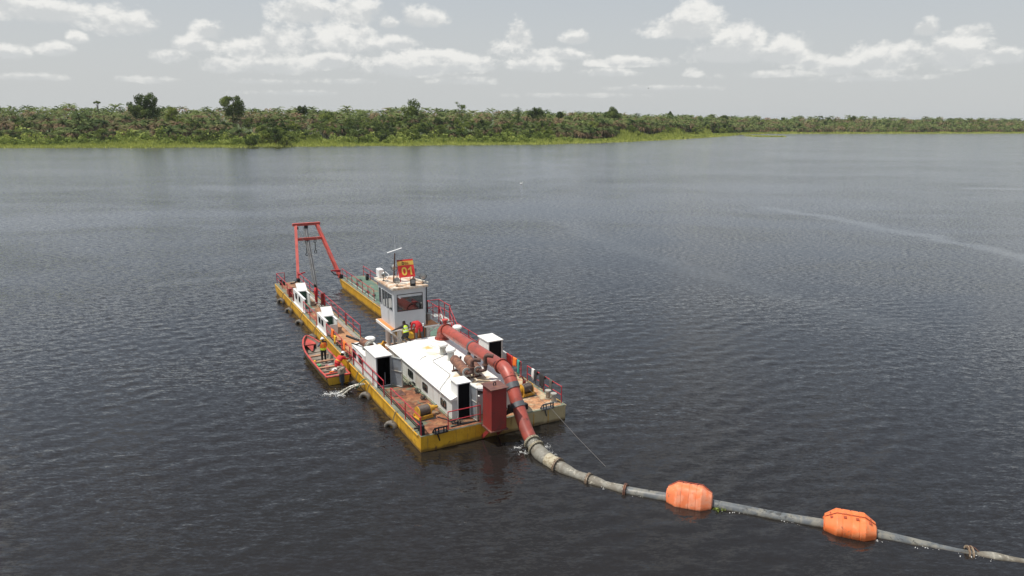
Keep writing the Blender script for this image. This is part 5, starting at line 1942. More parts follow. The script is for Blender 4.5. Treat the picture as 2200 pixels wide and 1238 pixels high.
# shackles and hose couplings lying along the engine house
random.seed(4)
for (x, y) in ((1.9, 6.6), (1.85, 5.35), (1.8, 4.35), (2.1, .62), (2.3, .45), (.45, 16.2), (.4, 15.3), (1.3, 8.0 + 24), (.9, 33.2), (1.7, 25.9), (7.2, 33.6), (6.4, 32.2), (6.45, 29.0), (6.5, 27.6), (.32, 12.9), (.3, 13.4)):
    m = MB()
    for k in range(4):
        a = random.random() * 6.28; rr = .07 + .07 * random.random()
        cx, cy = x + random.uniform(-.18, .18), y + random.uniform(-.2, .2)
        ring = [(cx + rr * math.cos(t_), cy + rr * math.sin(t_) * math.cos(a), D + .08 + rr * abs(math.sin(a)) * (1 + math.sin(t_)) * .8) for t_ in np.linspace(0, 6.28, 9)[:-1]]
        m.path(ring, .02, 5, False, True)
    m.build('shackles', 'black', ship)

# --- A-frame at the bow
def gantry():
    fy, fz = 36.2, D + .1
    ty, tz = 40.2, 5.55
    lf, rf = (2.1, fy, fz), (6.0, fy - .3, fz)
    lt, rt_ = (3.02, ty, tz), (5.08, ty, tz)
    m = MB(); m.beam(lf, lt, .26, .34); g = m.build('bow_gantry', 'gantry_red', ship)
    g['label'] = 'red A-shaped lifting frame leaning out over the bow'
    m = MB(); m.beam(rf, rt_, .26, .34); m.build('gantry_leg', 'gantry_red', g)
    # stiffener plates on the right leg
    for k in range(14):
        q = Vector(rf).lerp(Vector(rt_), .08 + k * .058)
        m = MB(); m.beam(q - Vector((.15, 0, 0)), q + Vector((.15, 0, 0)), .03, .40); m.build('rung', 'gantry_red', g)
    m = MB(); m.beam((2.72, ty, tz + .1), (5.38, ty, tz + .1), .34, .26); m.build('top_beam', 'gantry_red', g)
    a = Vector(lf).lerp(Vector(lt), .74); b = Vector(rf).lerp(Vector(rt_), .74)
    m = MB(); m.beam(a, b, .2, .26); m.build('cross_beam', 'gantry_red', g)
    m = MB(); m.box(3.85, 4.15, ty - .2, ty + .2, tz - .32, tz - .04); m.box(3.12, 3.22, ty - .25, ty - .05, tz - .35, tz - .1); m.build('sheave_block', 'black', g)
    # hooks on short chains
    for (x, L) in ((3.7, 1.55), (4.55, 1.35)):
        c = a.lerp(b, (x - a.x) / (b.x - a.x)) - Vector((0, 0, .12))
        m = MB()
        def ring(z, r, w=.025):
            m.path([(c.x + r * math.cos(t_), c.y, z + r * 1.3 * math.sin(t_)) for t_ in np.linspace(0, 6.28, 11)[:-1]], w, 5, False, True)
        ring(c.z - .17, .11, .035)
        z = c.z - .34
        k = 0
        while z > c.z - L + .3:
            m.path([(c.x + (.035 if k % 2 else .0) * math.cos(t_), c.y + (.035 if not k % 2 else 0) * math.cos(t_), z + .06 * math.sin(t_)) for t_ in np.linspace(0, 6.28, 7)[:-1]], .02, 4, False, True)
            z -= .085; k += 1
        ring(c.z - L + .14, .12, .035)
        m.build('chain_hook', 'black', g)
    # ladder hoist: guide pole and falls running down into the slot
    m = MB(); m.tube((3.98, ty, tz - .2), (3.55, 35.0, -.5), .11, n=10); m.build('hoist_pole', 'clamp_grey', g)
    m = MB()
    for dx in (-.22, -.14, .16):
        m.tube((3.98 + dx, ty, tz - .2), (3.5 + dx, 35.0, -.2), .018, n=4)
    m.tube((3.15, ty, tz - .2), (3.6, 37.5, 3.2), .016, n=4)
    m.tube((5.05, ty, tz), (6.3, 29.5, D + .5), .018, n=4); m.tube((4.2, ty, tz - .2), (6.25, 33, D + .3), .012, n=4)
    m.build('hoist_wires', 'steel_wire', g)
    # heel brackets
    m = MB(); m.beam((6.0, 35.9, 1.55), (5.05, 35.5, 1.75), .22, .26, w1=.1, h1=.1); m.beam((2.1, 36.2, 1.5), (2.75, 36.0, 1.75), .16, .16, w1=.08, h1=.08); m.build('gantry_bracket', 'rail_red', g)
    m = MB(); m.path([(5.05, 35.5, 1.7), (5.3, 35.6, 1.4), (5.8, 35.8, 1.15)], .05, 5)
    m.build('heel_chain', 'black', g)
    for bx in ((1.95, 2.2, 35.9, 36.4, D, D + .35), (5.98, 6.2, 35.6, 36.0, D, D + .35)):
        m = MB(); m.box(*bx); m.build('heel_pin', 'black', g)
    m = MB(); m.path([(1.2, 35.3, D + .1), (1.6, 35.4, D + .12), (1.9, 35.6, D + .3)], .06, 6); m.build('heel_hose', 'black', g)
    return g


gantry()
# dredging ladder lying in the slot just under the surface, only its upper end dry
m = MB(); m.box(3.3, 4.7, 14.7, 16.2, -1.1, -.5); m.beam((4.05, 15.5, -.8), (4.05, 35.5, -1.6), .7, .5); m.build('suction_ladder', 'rust_dark', ship)

# ------------------------------------------------------------------ things on and around the dredger
# tyres hung on the left side
def tyre(x, y, z, label, light=True, tilt=0.0, rz=0.0, s_=.72):
    e = thing_at('tyre_fender', x - .10, y, z - .08, R(38))
    m = MB()
    N, n = 28, 10
    vs = []
    for i in range(N):
        a = 2 * math.pi * i / N
        for k in range(n):
            b = 2 * math.pi * k / n
            cb, sb = math.cos(b), math.sin(b)
            rr = .42 + .15 * (abs(cb) ** .6) * (1 if cb > 0 else -1)
            if cb > .5 and i % 2:
                rr -= .02
            vs.append((.16 * (abs(sb) ** .7) * (1 if sb > 0 else -1), rr * math.cos(a) * s_, rr * math.sin(a) * s_))
    fs = [(i * n + k, i * n + (k + 1) % n, ((i + 1) % N) * n + (k + 1) % n, ((i + 1) % N) * n + k) for i in range(N) for k in range(n)]
    m.add(vs, fs, True)
    m.build('tyre', 'rubber_tyre' if light else 'tyre_black', e)
    m = MB(); top = .3 * s_
    m.path([(0.0, .0, top), (.04, -.12, .5 * s_), (.06, -.20, .72), (.10, -.28, D - z + .15), (.14, -.38, D - z + .16)], .016, 5)
    m.path([(0.0, .0, top), (-.06, -.12, .5 * s_), (-.02, -.2, .72), (.04, -.3, D - z + .15), (.14, -.38, D - z + .16)], .016, 5)
    m.build('rope', 'rope', e)
    tag(e, label, 'tyre', 'old tyres hung as fenders along the hull')
    return e


tyre(-.19, 3.55, .02, 'pale worn tyre fender hanging nearest the stern corner')
tyre(-.19, 8.0, .05, 'pale worn tyre fender hanging below the open-doored side cabin')
tyre(-.19, 10.3, -.05, 'half-sunk tyre fender beside the outboard motor', False)
tyre(-.19, 20.9, .0, 'tyre fender hanging just beyond the red boat\'s bow')
tyre(-.19, 25.1, .02, 'tyre fender hanging below the nearer end of the far companion house')
tyre(-.19, 29.0, .05, 'tyre fender hanging below the far end of the far companion house')
tyre(-.19, 32.3, .1, 'tyre fender hanging furthest out near the left bow')

# discharge wire from the right winch through its fairlead into the river
m = MB(); a = W(7.25, 2.2, 1.3); b = W(7.25, -.1, D + .22); c_ = Vector(W(7.15, -5.75, -.05))
m.path([a, a.lerp(b, .5) - Vector((0, 0, .02)), b, b.lerp(c_, .5) - Vector((0, 0, .06)), c_], .009, 5)
tag(m.build('mooring_wire', 'steel_wire'), 'thin steel mooring wire running from the right stern down into the water', 'wire')


# laundry and life jackets
def cloth(name, pts, mat, label, cat, group=None, drop=.6, th=.03, seed=0, back=.35):
    """cloth folded over a rail: pts is the rail line in dredger coordinates"""
    r = np.random.default_rng(seed)
    a, b = Vector(pts[0]), Vector(pts[1])
    nx, nz = 9, 7
    e0 = W(*((a + b) / 2))
    vs = []
    side = Vector((1, 0, 0))
    path = [(-1, 1 - k / nz) for k in range(nz)] + [(1, k / nz) for k in range(nz + 1)]
    rows = []
    for (sg, q) in path:
        row = []
        for i in range(nx + 1):
            f = i / nx
            p = a.lerp(b, f)
            dr = drop if sg > 0 else drop * back
            fold = .035 * math.sin(f * 9 + seed) * q + .02 * math.sin(f * 23 + seed * 2 + q * 3)
            p = p + side * (-sg) * (.035 + fold * .8 + .03 * q) - Vector((0, 0, dr * q * (1 - .12 * math.sin(f * 7 + seed)) - .035))
            pinch = 1 - .15 * q
            c0 = (a + b) / 2
            p.y = c0.y + (p.y - c0.y) * pinch
            row.append(W(*p) - e0)
        rows.append(row)
    n = nx + 1
    V = [p for r_ in rows for p in r_]
    m = MB(); m.add(V, [(i * n + j, i * n + j + 1, (i + 1) * n + j + 1, (i + 1) * n + j) for i in range(len(rows) - 1) for j in range(nx)], True)
    o_ = m.build(name, mat)
    o_.location = e0
    so_ = o_.modifiers.new('thickness', 'SOLIDIFY'); so_.thickness = .012
    tag(o_, label, cat, group)
    return o_


zr = D + .97
lg = 'laundry drying on the right railings'
cloth('towel', [(8.32, 7.0, zr), (8.32, 6.55, zr)], 'cloth_white', 'white towel at the left end of the railing of bright laundry', 'towel', lg, .75, seed=1)
cloth('coverall', [(8.32, 6.5, zr), (8.32, 5.75, zr)], 'cloth_red', 'broad red cloth spread over the railing next to the white towel', 'clothes', lg, .8, seed=2)
cloth('coverall', [(8.32, 5.7, zr), (8.32, 5.25, zr)], 'vest_orange', 'orange red garment bunched between the broad red cloth and the teal one', 'clothes', lg, .55, seed=3)
cloth('scarf', [(8.32, 5.15, zr), (8.32, 4.9, zr)], 'cloth_teal', 'teal green cloth hanging at the end post of the laundry railing', 'clothes', lg, .95, seed=4)
cloth('shirt', [(8.32, 3.45, zr), (8.32, 3.15, zr)], 'cloth_white', 'white shirt on the right stern railing', 'clothes', lg, .6, seed=5)
cloth('trousers', [(8.32, 3.1, zr), (8.32, 2.85, zr)], 'dark_cloth', 'narrow black garment touching the white shirt', 'clothes', lg, .7, seed=6)
cloth('jacket', [(8.32, 2.55, zr), (8.32, 2.0, zr)], 'dark_cloth', 'wide black jacket hanging in the middle of the right stern railing', 'clothes', lg, .75, seed=7)
cloth('trousers', [(8.32, 1.5, zr), (8.32, 1.2, zr)], 'trouser_grey', 'dark grey garment hanging nearest the right stern corner', 'clothes', lg, .65, seed=8)
lj = 'orange life jackets hung on the left railings'
cloth('life_jacket', [(.12, 16.6, zr), (.12, 16.1, zr)], 'vest_orange', 'orange life jacket on the railing behind the standing boatman', 'life jacket', lj, .6, seed=9)
cloth('life_jacket', [(.12, 16.0, zr - .3), (.12, 15.6, zr - .3)], 'plastic_yellow', 'yellow and worn life jacket hung beside the orange one', 'life jacket', lj, .5, seed=10)
cloth('life_jacket', [(.1, 13.7, zr), (.1, 13.1, zr)], 'vest_orange', 'orange life jacket on the railing above the crouching boatman', 'life jacket', lj, .65, seed=11)

# ------------------------------------------------------------------ floating discharge line
def WL(pts):
    return [W(*p) for p in pts]


def bolted_flange(parent, c, d, r, rr, n=18, mat='flange_rust', gap=.05):
    d = Vector(d).normalized(); c = Vector(c)
    m = MB(); m.lathe(c - d * gap, d, [(rr, 0), (r, 0), (r, .035), (rr, .035)], 26); m.lathe(c + d * (gap - .035), d, [(rr, 0), (r, 0), (r, .035), (rr, .035)], 26)
    f = m.build('flange', mat, parent)
    a = Vector((1, 0, 0)) if abs(d.x) < .9 else Vector((0, 0, 1)); u_ = d.cross(a).normalized(); w_ = d.cross(u_)
    m = MB()
    for k in range(n):
        q = c + (u_ * math.cos(2 * math.pi * k / n) + w_ * math.sin(2 * math.pi * k / n)) * (r - .03)
        m.tube(q - d * (gap + .045), q + d * (gap + .045), .022, n=6)
    m.build('bolts', 'bolt_dark', f)
    return f


def smooth_path(pts, rad, k=6):
    """catmull-rom through points with radii"""
    P = [Vector(p) for p in pts]
    out, ro = [], []
    for i in range(len(P) - 1):
        p0, p1, p2, p3 = P[max(i - 1, 0)], P[i], P[i + 1], P[min(i + 2, len(P) - 1)]
        r0, r1, r2, r3 = rad[max(i - 1, 0)], rad[i], rad[i + 1], rad[min(i + 2, len(P) - 1)]
        for j in range(k):
            t_ = j / k
            f = lambda a, b, c, d: .5 * ((2 * b) + (c - a) * t_ + (2 * a - 5 * b + 4 * c - d) * t_ * t_ + (3 * b - a - 3 * c + d) * t_ ** 3)
            out.append(f(p0, p1, p2, p3)); ro.append(f(r0, r1, r2, r3))
    out.append(P[-1]); ro.append(rad[-1])
    return out, ro


e = thing_at('rubber_hose_line', 5.1, -2.2, 0)
inv = (Matrix.Translation(e.location) @ Matrix.Rotation(YAW, 4, 'Z')).inverted()
LP = lambda x, y, z: inv @ W(x, y, z)


def hose(pts, rad, mat, name, n=22):
    P, rr = smooth_path([LP(*p) for p in pts], rad)
    r_ = np.random.default_rng(len(pts))
    rr = [a * (1 + r_.normal(0, .012)) for a in rr]
    m = MB(); m.path(P, rr, n)
    return m.build(name, mat, e)


F1 = (5.02, -2.18, .36); F2 = (5.0, -2.62, .24); F3 = (5.12, -4.42, .06); F4 = (5.72, -6.08, -.02); F5 = (6.6, -7.62, -.02)
hose([F1, F2], [.33, .33], 'hose_grey', 'steel_spool')
hose([F2, (4.96, -3.0, .17), (4.97, -3.5, .12), (5.03, -4.0, .10), (5.1, -4.38, .10)], [.32, .37, .36, .31, .34], 'hose_grey', 'rubber_hose')
hose([(5.0, -3.72, .115), (5.05, -4.0, .105), (5.11, -4.36, .10)], [.355, .345, .37], 'hose_band', 'wrapped_band')
hose([F3, (5.22, -4.85, .06), (5.4, -5.35, .02), (5.58, -5.75, .02), (5.71, -6.05, .02)], [.31, .31, .25, .25, .27], 'hose_grey', 'rubber_hose')
hose([F4, (5.88, -6.4, -.0), (6.1, -6.8, -.03), (6.36, -7.22, -.02), (6.58, -7.58, .0)], [.27, .28, .235, .25, .26], 'hose_grey', 'rubber_hose')


def fl(c, c2, r, rr, mat='flange_rust', n=18):
    a = LP(*c); b = LP(*c2)
    bolted_flange(e, a, b - a, r, rr, n, mat)


fl(F1, F2, .43, .32, 'hose_band'); fl(F2, (5.0, -3.0, .14), .44, .32, 'hose_band'); fl(F3, (5.22, -4.8, .07), .43, .32)
fl(F4, (5.88, -6.4, 0), .37, .26); fl(F5, (6.85, -7.95, 0), .37, .25, 'rust', 12)
m = MB(); m.path([LP(6.4, -7.25, .22), LP(6.52, -7.2, .1), LP(6.62, -7.25, -.1)], .02, 5); m.build('strap', 'winch_yellow', e)
tag(e, 'weathered grey rubber hose with bolted flanges joining the red pipe to the floating line', 'hose')

# smooth grey pipe carried by the orange floats
e = thing_at('floating_pipe', 6.6, -7.6, 0)
inv = (Matrix.Translation(e.location) @ Matrix.Rotation(YAW, 4, 'Z')).inverted()
line = [(6.62, -7.66, .0), (7.6, -8.78, .02), (8.46, -9.62, .04), (9.4, -10.6, .02), (10.9, -12.3, -.01), (12.3, -13.85, .02), (13.3, -15.05, .0), (14.3, -16.2, -.10), (15.05, -17.1, -.16), (15.7, -17.7, -.20)]
m = MB(); P, rr = smooth_path([LP(*p) for p in line], [.235] * len(line)); m.path(P, rr, 22)
m.build('pipe', 'pe_pipe', e)
P2, rr = smooth_path([LP(*p) for p in [(15.55, -17.62, -.14), (15.9, -18.0, -.09), (16.4, -18.5, -.15), (16.9, -19.0, -.12), (17.8, -19.9, -.12), (19.5, -21.8, -.12)]], [.2, .245, .235, .2, .2, .2])
m = MB(); m.path(P2, rr, 18); m.build('hose_joint', 'hose_grey', e)
for (c, c2) in (((15.28, -17.38, -.04), (15.7, -17.75, -.05)), ((16.95, -19.05, -.05), (17.4, -19.5, -.05))):
    a = LP(*c); b = LP(*c2)
    for q in (0, .13):
        m = MB(); d = (b - a).normalized(); m.lathe(a + d * q, d, [(.22, 0), (.31, 0), (.31, .04), (.22, .04)], 20); m.build('flange', 'flange_rust', e)
    m = MB(); m.path([a + Vector((.1, .0, .28)), a + d * .1 + Vector((.15, -.05, .26)), a + d * .2 + Vector((.2, -.15, .1))], .018, 5); m.build('strap', 'rust', e)
# small relief stubs
tag(e, 'smooth grey plastic pipe floating low in the water through both orange floats', 'pipe')


def pipe_float(c, c2, label, roll=0.0, seam=True, sc=1.0, mat='float_orange'):
    """two-part moulded float clamped round the pipe: tapered ends, flat-sided body, ribs and bolt pockets"""
    a = W(*c); d = (W(*c2) - a)
    rz = math.atan2(d.y, d.x)
    e = empty('pipe_float', (a.x, a.y, a.z), rz)
    L = .84 * sc
    Rm = .60 * sc
    m = MB()
    N = 32
    def ring(x, k):
        out = []
        for i in range(N):
            an = 2 * math.pi * (i + .5) / N
            r_ = Rm * k * .93 * (abs(math.cos(an)) ** 3.2 + abs(math.sin(an)) ** 3.2) ** (-1 / 3.2)
            out.append((x, r_ * math.cos(an + roll), r_ * math.sin(an + roll)))
        return out
    prof = [(-L, .44), (-L + .02, .60), (-.47 * sc - .0, .985), (-.45 * sc, 1.0), (-.30 * sc, 1.0), (-.29 * sc, .975), (-.26 * sc, .975), (-.25 * sc, 1.0), (-.02, 1.0), (-.01, .975), (.03, .975), (.04, 1.0), (.25 * sc, 1.0), (.26 * sc, .975), (.29 * sc, .975), (.30 * sc, 1.0), (.45 * sc, 1.0), (.47 * sc, .985), (L - .02, .60), (L, .44)]
    rings = [ring(x, k) for x, k in prof]
    for i in range(len(prof) - 1):
        m.add(rings[i] + rings[i + 1], [(k, N + k, N + (k + 1) % N, (k + 1) % N) for k in range(N)], True)
    m.add(rings[0], [tuple(range(N))]); m.add(rings[-1], [tuple(reversed(range(N)))])
    m.build('float_shell', mat, e)
    # parting seam of the two halves
    if seam:
        m = MB()
        an = roll + R(75)
        for s_ in (an,):
            pts = [(x, Rm * (k + .012) * math.cos(s_), Rm * (k + .012) * math.sin(s_)) for x, k in prof[1:-1] if k > .98 or abs(x) > .5]
            m.path(pts, .014, 4)
        m.build('seam', 'float_orange_dark', e)
    # pockets with bolts
    pk = MB(); pk.hexa([(-.06, -.05, 0), (.06, -.05, 0), (.06, .05, 0), (-.06, .05, 0)], [(-.045, -.03, .012), (.045, -.03, .012), (.045, .05, .012), (-.045, .05, .012)])
    me = pk.mesh('bolt_pocket', 'float_orange_dark')
    for an in (roll + R(62), roll + R(88)) if seam else (roll + R(75),):
        for x in (-.62 * sc, -.2 * sc, .2 * sc, .62 * sc):
            k = .98 if abs(x) < .5 else .80
            o_ = bpy.data.objects.new('bolt_pocket', me); C.objects.link(o_); o_.parent = e
            o_.location = (x, Rm * k * math.cos(an), Rm * k * math.sin(an))
            o_.rotation_euler = (an - R(90), 0, 0)
    m = MB(); m.lathe((-L - .02, 0, 0), (1, 0, 0), [(.24, 0), (.3, 0), (.3, .03)], 18); m.build('end_collar', mat, e)
    m = MB(); m.lathe((L - .01, 0, 0), (1, 0, 0), [(.24, 0), (.3, 0), (.3, .03), (.24, .03)], 18); m.build('end_collar', mat, e)
    tag(e, label, 'float', 'orange floats on the discharge pipe')


pipe_float((8.48, -9.60, .13), (9.3, -10.5, .12), 'orange pipe float nearer the dredger, salmon pink and sun-faded on top', R(-20), True, 1.12, 'float_faded')
pipe_float((12.62, -14.28, .09), (13.3, -15.05, .11), 'brighter orange pipe float further from the dredger, with a seam and bolt pockets showing', R(25), True, 1.12)

# floating weed caught beside the first float
r = np.random.default_rng(77)
T, tn, dr = leaf_cloud(r, [(0, 0, .02, .20), (.22, .08, .02, .14), (-.12, .12, .0, .12)], 900, .09, .4, .5)
e = bpy.data.objects.new('water_weed', np_mesh('water_weed', T, tn, dr, 'shrub_leaf')); C.objects.link(e)
e.location = W(9.05, -10.75, .03)
tag(e, 'small clump of green water weed caught against the pipe beside a float', 'plant')


# ------------------------------------------------------------------ work boat
def boat():
    e = thing_at('work_boat', -1.06, 10.9, 0, R(.5))
    L = 8.1

    def sect(t_, k):
        """half-beam and heights along the boat: k 0 chine .. 1 gunwale"""
        b = .75 * (1 - max(0, (t_ - .55) / .45) ** 2.4) ** .75 if t_ < 1 else .0
        b = max(b * (1 if t_ > .1 else .95), .02)
        g = .56 + .30 * max(0, (t_ - .45) / .55) ** 2
        return b, g
    ts = list(np.linspace(0, .9, 14)) + [.93, .96, .98, .992, 1.0]
    def strip(rows, mat, name, parent=e, smooth=True):
        n = len(rows[0]); V = [p for r_ in rows for p in r_]
        m = MB(); m.add(V, [(i * n + j, i * n + j + 1, (i + 1) * n + j + 1, (i + 1) * n + j) for i in range(len(rows) - 1) for j in range(n - 1)], smooth)
        return m.build(name, mat, parent)
    rows = []
    for t_ in ts:
        b, g = sect(t_, 1)
        kz = -.18 + .42 * max(0, (t_ - .7) / .3) ** 2
        y = t_ * L
        yk = y - .55 * max(0, (t_ - .8) / .2) ** 2
        rows.append([(-b, y, g), (-b * .97, y - .02, g - .14), (-b * .80, (y + yk) / 2, kz + .12), (0, yk, kz), (b * .80, (y + yk) / 2, kz + .12), (b * .97, y - .02, g - .14), (b, y, g)])
    h = strip(rows, 'boat_yellow', 'hull')
    m = MB(); m.add(rows[0], [tuple(range(7))]); m.build('transom', 'boat_yellow', e)
    # red upper strake outside
    st = []
    for t_ in ts:
        b, g = sect(t_, 1); y = t_ * L
        st.append([(-b - .015, y + .01, g + .0), (-b - .012, y, g - .17)])
    strip(st, 'boat_red', 'upper_strake')
    strip([[(-a[0][0], *a[0][1:]), (-a[1][0], *a[1][1:])] for a in st], 'boat_red', 'upper_strake')
    # inside skin and floor
    rows = []
    for t_ in ts[:-1]:
        b, g = sect(t_, 1); y = t_ * L * .985 + .05
        b = max(b - .05, .012)
        fz = .06 + .3 * max(0, (t_ - .75) / .25) ** 1.5
        rows.append([(-b, y, g - .01), (-b * .88, y, fz + .02), (0, y, fz), (b * .88, y, fz + .02), (b, y, g - .01)])
    strip(rows, 'boat_inside', 'inner_skin')
    # gunwale: broad red rail all round, with a dark rubbing edge
    left = [Vector((-sect(t_, 1)[0], t_ * L, sect(t_, 1)[1])) for t_ in ts]
    ring = left + [Vector((-p.x, p.y, p.z)) for p in reversed(left[:-1])]
    m = MB()
    for a, b in zip(ring, ring[1:]):
        m.beam(a, b + (b - a).normalized() * .01, .10, .05)
    m.beam(ring[-1], ring[0], .16, .07)
    m.build('gunwale', 'boat_red', e)
    m = MB()
    m.path([p + Vector((.03 if p.x > 0 else -.03, 0, -.14)) for p in ring], .035, 6)
    m.build('rubbing_strip', 'tyre_black', e)
    # breast seat and deck at the bow
    def thwart(t_, z, w, mat, name, inset=.04):
        b, g = sect(t_, 1); y = t_ * L
        m = MB(); m.box(-b + inset, b - inset, y - w / 2, y + w / 2, z - .04, z)
        return m.build(name, mat, e)
    b0, g0 = sect(.86, 1)
    m = MB(); b1, g1 = sect(.93, 1)
    m.add([(-b0 + .05, .86 * L, g0 - .2), (b0 - .05, .86 * L, g0 - .2), (b1 - .05, .93 * L, g1 - .16), (0.1, .985 * L, g1 - .1), (-.1, .985 * L, g1 - .1), (-b1 + .05, .93 * L, g1 - .16)], [(0, 1, 2, 3, 4, 5)])
    m.add([(-b0 + .05, .86 * L, g0 - .2), (b0 - .05, .86 * L, g0 - .2), (b0 - .08, .86 * L, g0 - .28), (-b0 + .08, .86 * L, g0 - .28)], [(3, 2, 1, 0)])
    m.build('bow_seat', 'boat_red', e)
    m = MB(); m.add([(-b0 + .28, .859 * L, g0 - .28), (b0 - .28, .859 * L, g0 - .28), (.05, .80 * L, .2), (-.05, .80 * L, .2)], [(0, 3, 2, 1)]); m.build('bow_locker', 'boat_red', e)
    for t_, z in ((.60, .40), (.44, .40), (.29, .40)):
        thwart(t_, z, .24, 'bench_wood', 'bench')
    thwart(.13, .40, .16, 'boat_red', 'bench')
    # frames
    for t_ in (.2, .36, .52, .68, .78):
        b, g = sect(t_, 1); y = t_ * L
        m = MB()
        fz = .06 + .3 * max(0, (t_ - .75) / .25) ** 1.5
        for s_ in (-1, 1):
            m.beam((s_ * (b - .06), y, g - .04), (s_ * (b - .06) * .9, y, fz + .04), .04, .05)
        m.beam((-b * .8, y, fz + .045), (b * .8, y, fz + .045), .05, .05)
        m.build('frame', 'boat_inside', e)
    # outboard motor with a cloth-wrapped head
    m = MB(); m.cbox(-.06, .36, -.46, .02, .78, 1.12, .08)
    mo = m.build('outboard_motor', 'cover_cloth', e)
    m = MB(); m.cbox(.02, .28, -.36, -.06, .2, .80, .03); m.box(.09, .21, -.32, -.14, -.6, .2); m.box(.06, .24, -.05, .06, .45, .62); m.build('motor_leg', 'motor_blue', mo)
    m = MB(); m.path([(.1, .0, .72), (.0, .4, .76), (-.05, .62, .78)], .028, 6); m.build('tiller', 'black', mo)
    # kerchief folds on the cover
    m = MB()
    rr_ = np.random.default_rng(5)
    for k in range(14):
        a = rr_.random() * 6.28
        m.sphere((.15 + .16 * math.cos(a), -.22 + .18 * math.sin(a), 1.02 + .1 * rr_.random()), .09 + .05 * rr_.random(), 7, (1, 1, .7))
    m.build('motor_cover', 'cover_cloth', mo)
    tag(e, 'open yellow and red work boat moored alongside the dredger with an outboard motor', 'boat')
    return e


BT = boat()


def in_boat(x, y, z):
    return BT.location + Vector((LX * x + LY * y)) + Vector((0, 0, z))


# loose things in the boat
for (nm, x, y, z, mt, label, cat, dims) in (
        ('jerrycan', -.45, 3.0, .1, 'plastic_green', 'green and white container on the boat floor between the middle benches', 'container', (.2, .3, .3)),
        ('bucket', .0, 2.75, .1, 'plastic_pink', 'pale pink bucket on the boat floor beside the green container', 'bucket', (.24, .24, .24)),
        ('rag', -.6, 3.65, .41, 'plastic_yellow', 'yellow cloth lying on the left end of the middle bench', 'cloth', (.26, .2, .06)),
        ('rag', -.45, .75, .12, 'plastic_yellow', 'yellow cloth in the stern of the boat beside the motor', 'cloth', (.4, .22, .08)),
        ('rag', -.1, 1.12, .42, 'vest_orange', 'orange cloth lying on the red stern bench of the boat', 'cloth', (.3, .18, .07)),
        ('sack', .3, 2.1, .1, 'cloth_white', 'white sack in the boat behind the crouching boatman', 'sack', (.5, .35, .22)),
        ('sack', .35, 3.1, .1, 'cable_grey', 'grey sack on the boat floor beyond the pink bucket', 'sack', (.6, .35, .2)),
        ('plank', .0, 4.4, .1, 'boat_inside', 'pale board lying on the boat floor by the standing boatman\'s feet', 'board', (1.1, .25, .05))):
    m = MB()
    if nm in ('rag', 'sack'):
        rr_ = np.random.default_rng(len(label))
        for k in range(5):
            m.sphere((rr_.uniform(-.3, .3) * dims[0], rr_.uniform(-.3, .3) * dims[1], dims[2] * .4), .5, 9, (dims[0] * .7, dims[1] * .7, dims[2]))
    elif nm == 'bucket':
        m.lathe((0, 0, 0), (0, 0, 1), [(.09, 0), (.12, .24), (.11, .24), (.08, .02), (.001, .02)], 14)
    elif nm == 'jerrycan':
        m.cbox(-.1, .1, -.15, .15, 0, .3, .03); m.tube((0, .08, .3), (0, .08, .35), .03)
    else:
        m.box(-dims[0] / 2, dims[0] / 2, -dims[1] / 2, dims[1] / 2, 0, dims[2])
    o_ = m.build(nm, mt)
    o_.location = in_boat(x, y, z); o_.rotation_euler = (0, 0, YAW + .3)
    tag(o_, label, cat)
# mooring line from the boat's bow to the deck edge
m = MB(); a = in_boat(.3, 7.4, .8); b = W(.05, 19.5, D + .05)
m.path([a, a.lerp(b, .5) - Vector((0, 0, .12)), b], .012, 5)
tag(m.build('mooring_rope', 'rope'), 'short rope tying the bow of the red and yellow boat to the hull', 'rope')

# ------------------------------------------------------------------ people
BASE = dict(pelvis=(0, 0, .95), spine=(0, 0, 1.12), chest=(0, .01, 1.32), neck=(0, 0, 1.48), head=(0, .02, 1.60), crown=(0, .02, 1.71),
            ls=(-.19, 0, 1.42), le=(-.24, -.02, 1.14), lw=(-.25, .06, .90), lh=(-.25, .09, .82),
            rs=(.19, 0, 1.42), re=(.24, -.02, 1.14), rw=(.25, .06, .90), rh=(.25, .09, .82),
            lp=(-.10, 0, .90), lk=(-.11, .02, .50), la=(-.11, 0, .09), lt=(-.12, .16, .03),
            rp=(.10, 0, .90), rk=(.11, .02, .50), ra=(.11, 0, .09), rt=(.12, .16, .03))
EDG = [('pelvis', 'spine'), ('spine', 'chest'), ('chest', 'neck'), ('neck', 'head'), ('head', 'crown'),
       ('chest', 'ls'), ('ls', 'le'), ('le', 'lw'), ('lw', 'lh'), ('chest', 'rs'), ('rs', 're'), ('re', 'rw'), ('rw', 'rh'),
       ('pelvis', 'lp'), ('lp', 'lk'), ('lk', 'la'), ('la', 'lt'), ('pelvis', 'rp'), ('rp', 'rk'), ('rk', 'ra'), ('ra', 'rt')]
RAD = dict(pelvis=(.17, .145), spine=(.165, .14), chest=(.185, .145), neck=(.062, .062), head=(.088, .098), crown=(.07, .08),
           ls=(.088, .088), le=(.066, .066), lw=(.042, .042), lh=(.04, .022), rs=(.088, .088), re=(.066, .066), rw=(.042, .042), rh=(.04, .022),
           lp=(.118, .118), lk=(.088, .088), la=(.066, .066), lt=(.05, .04), rp=(.118, .118), rk=(.088, .088), ra=(.066, .066), rt=(.05, .04))


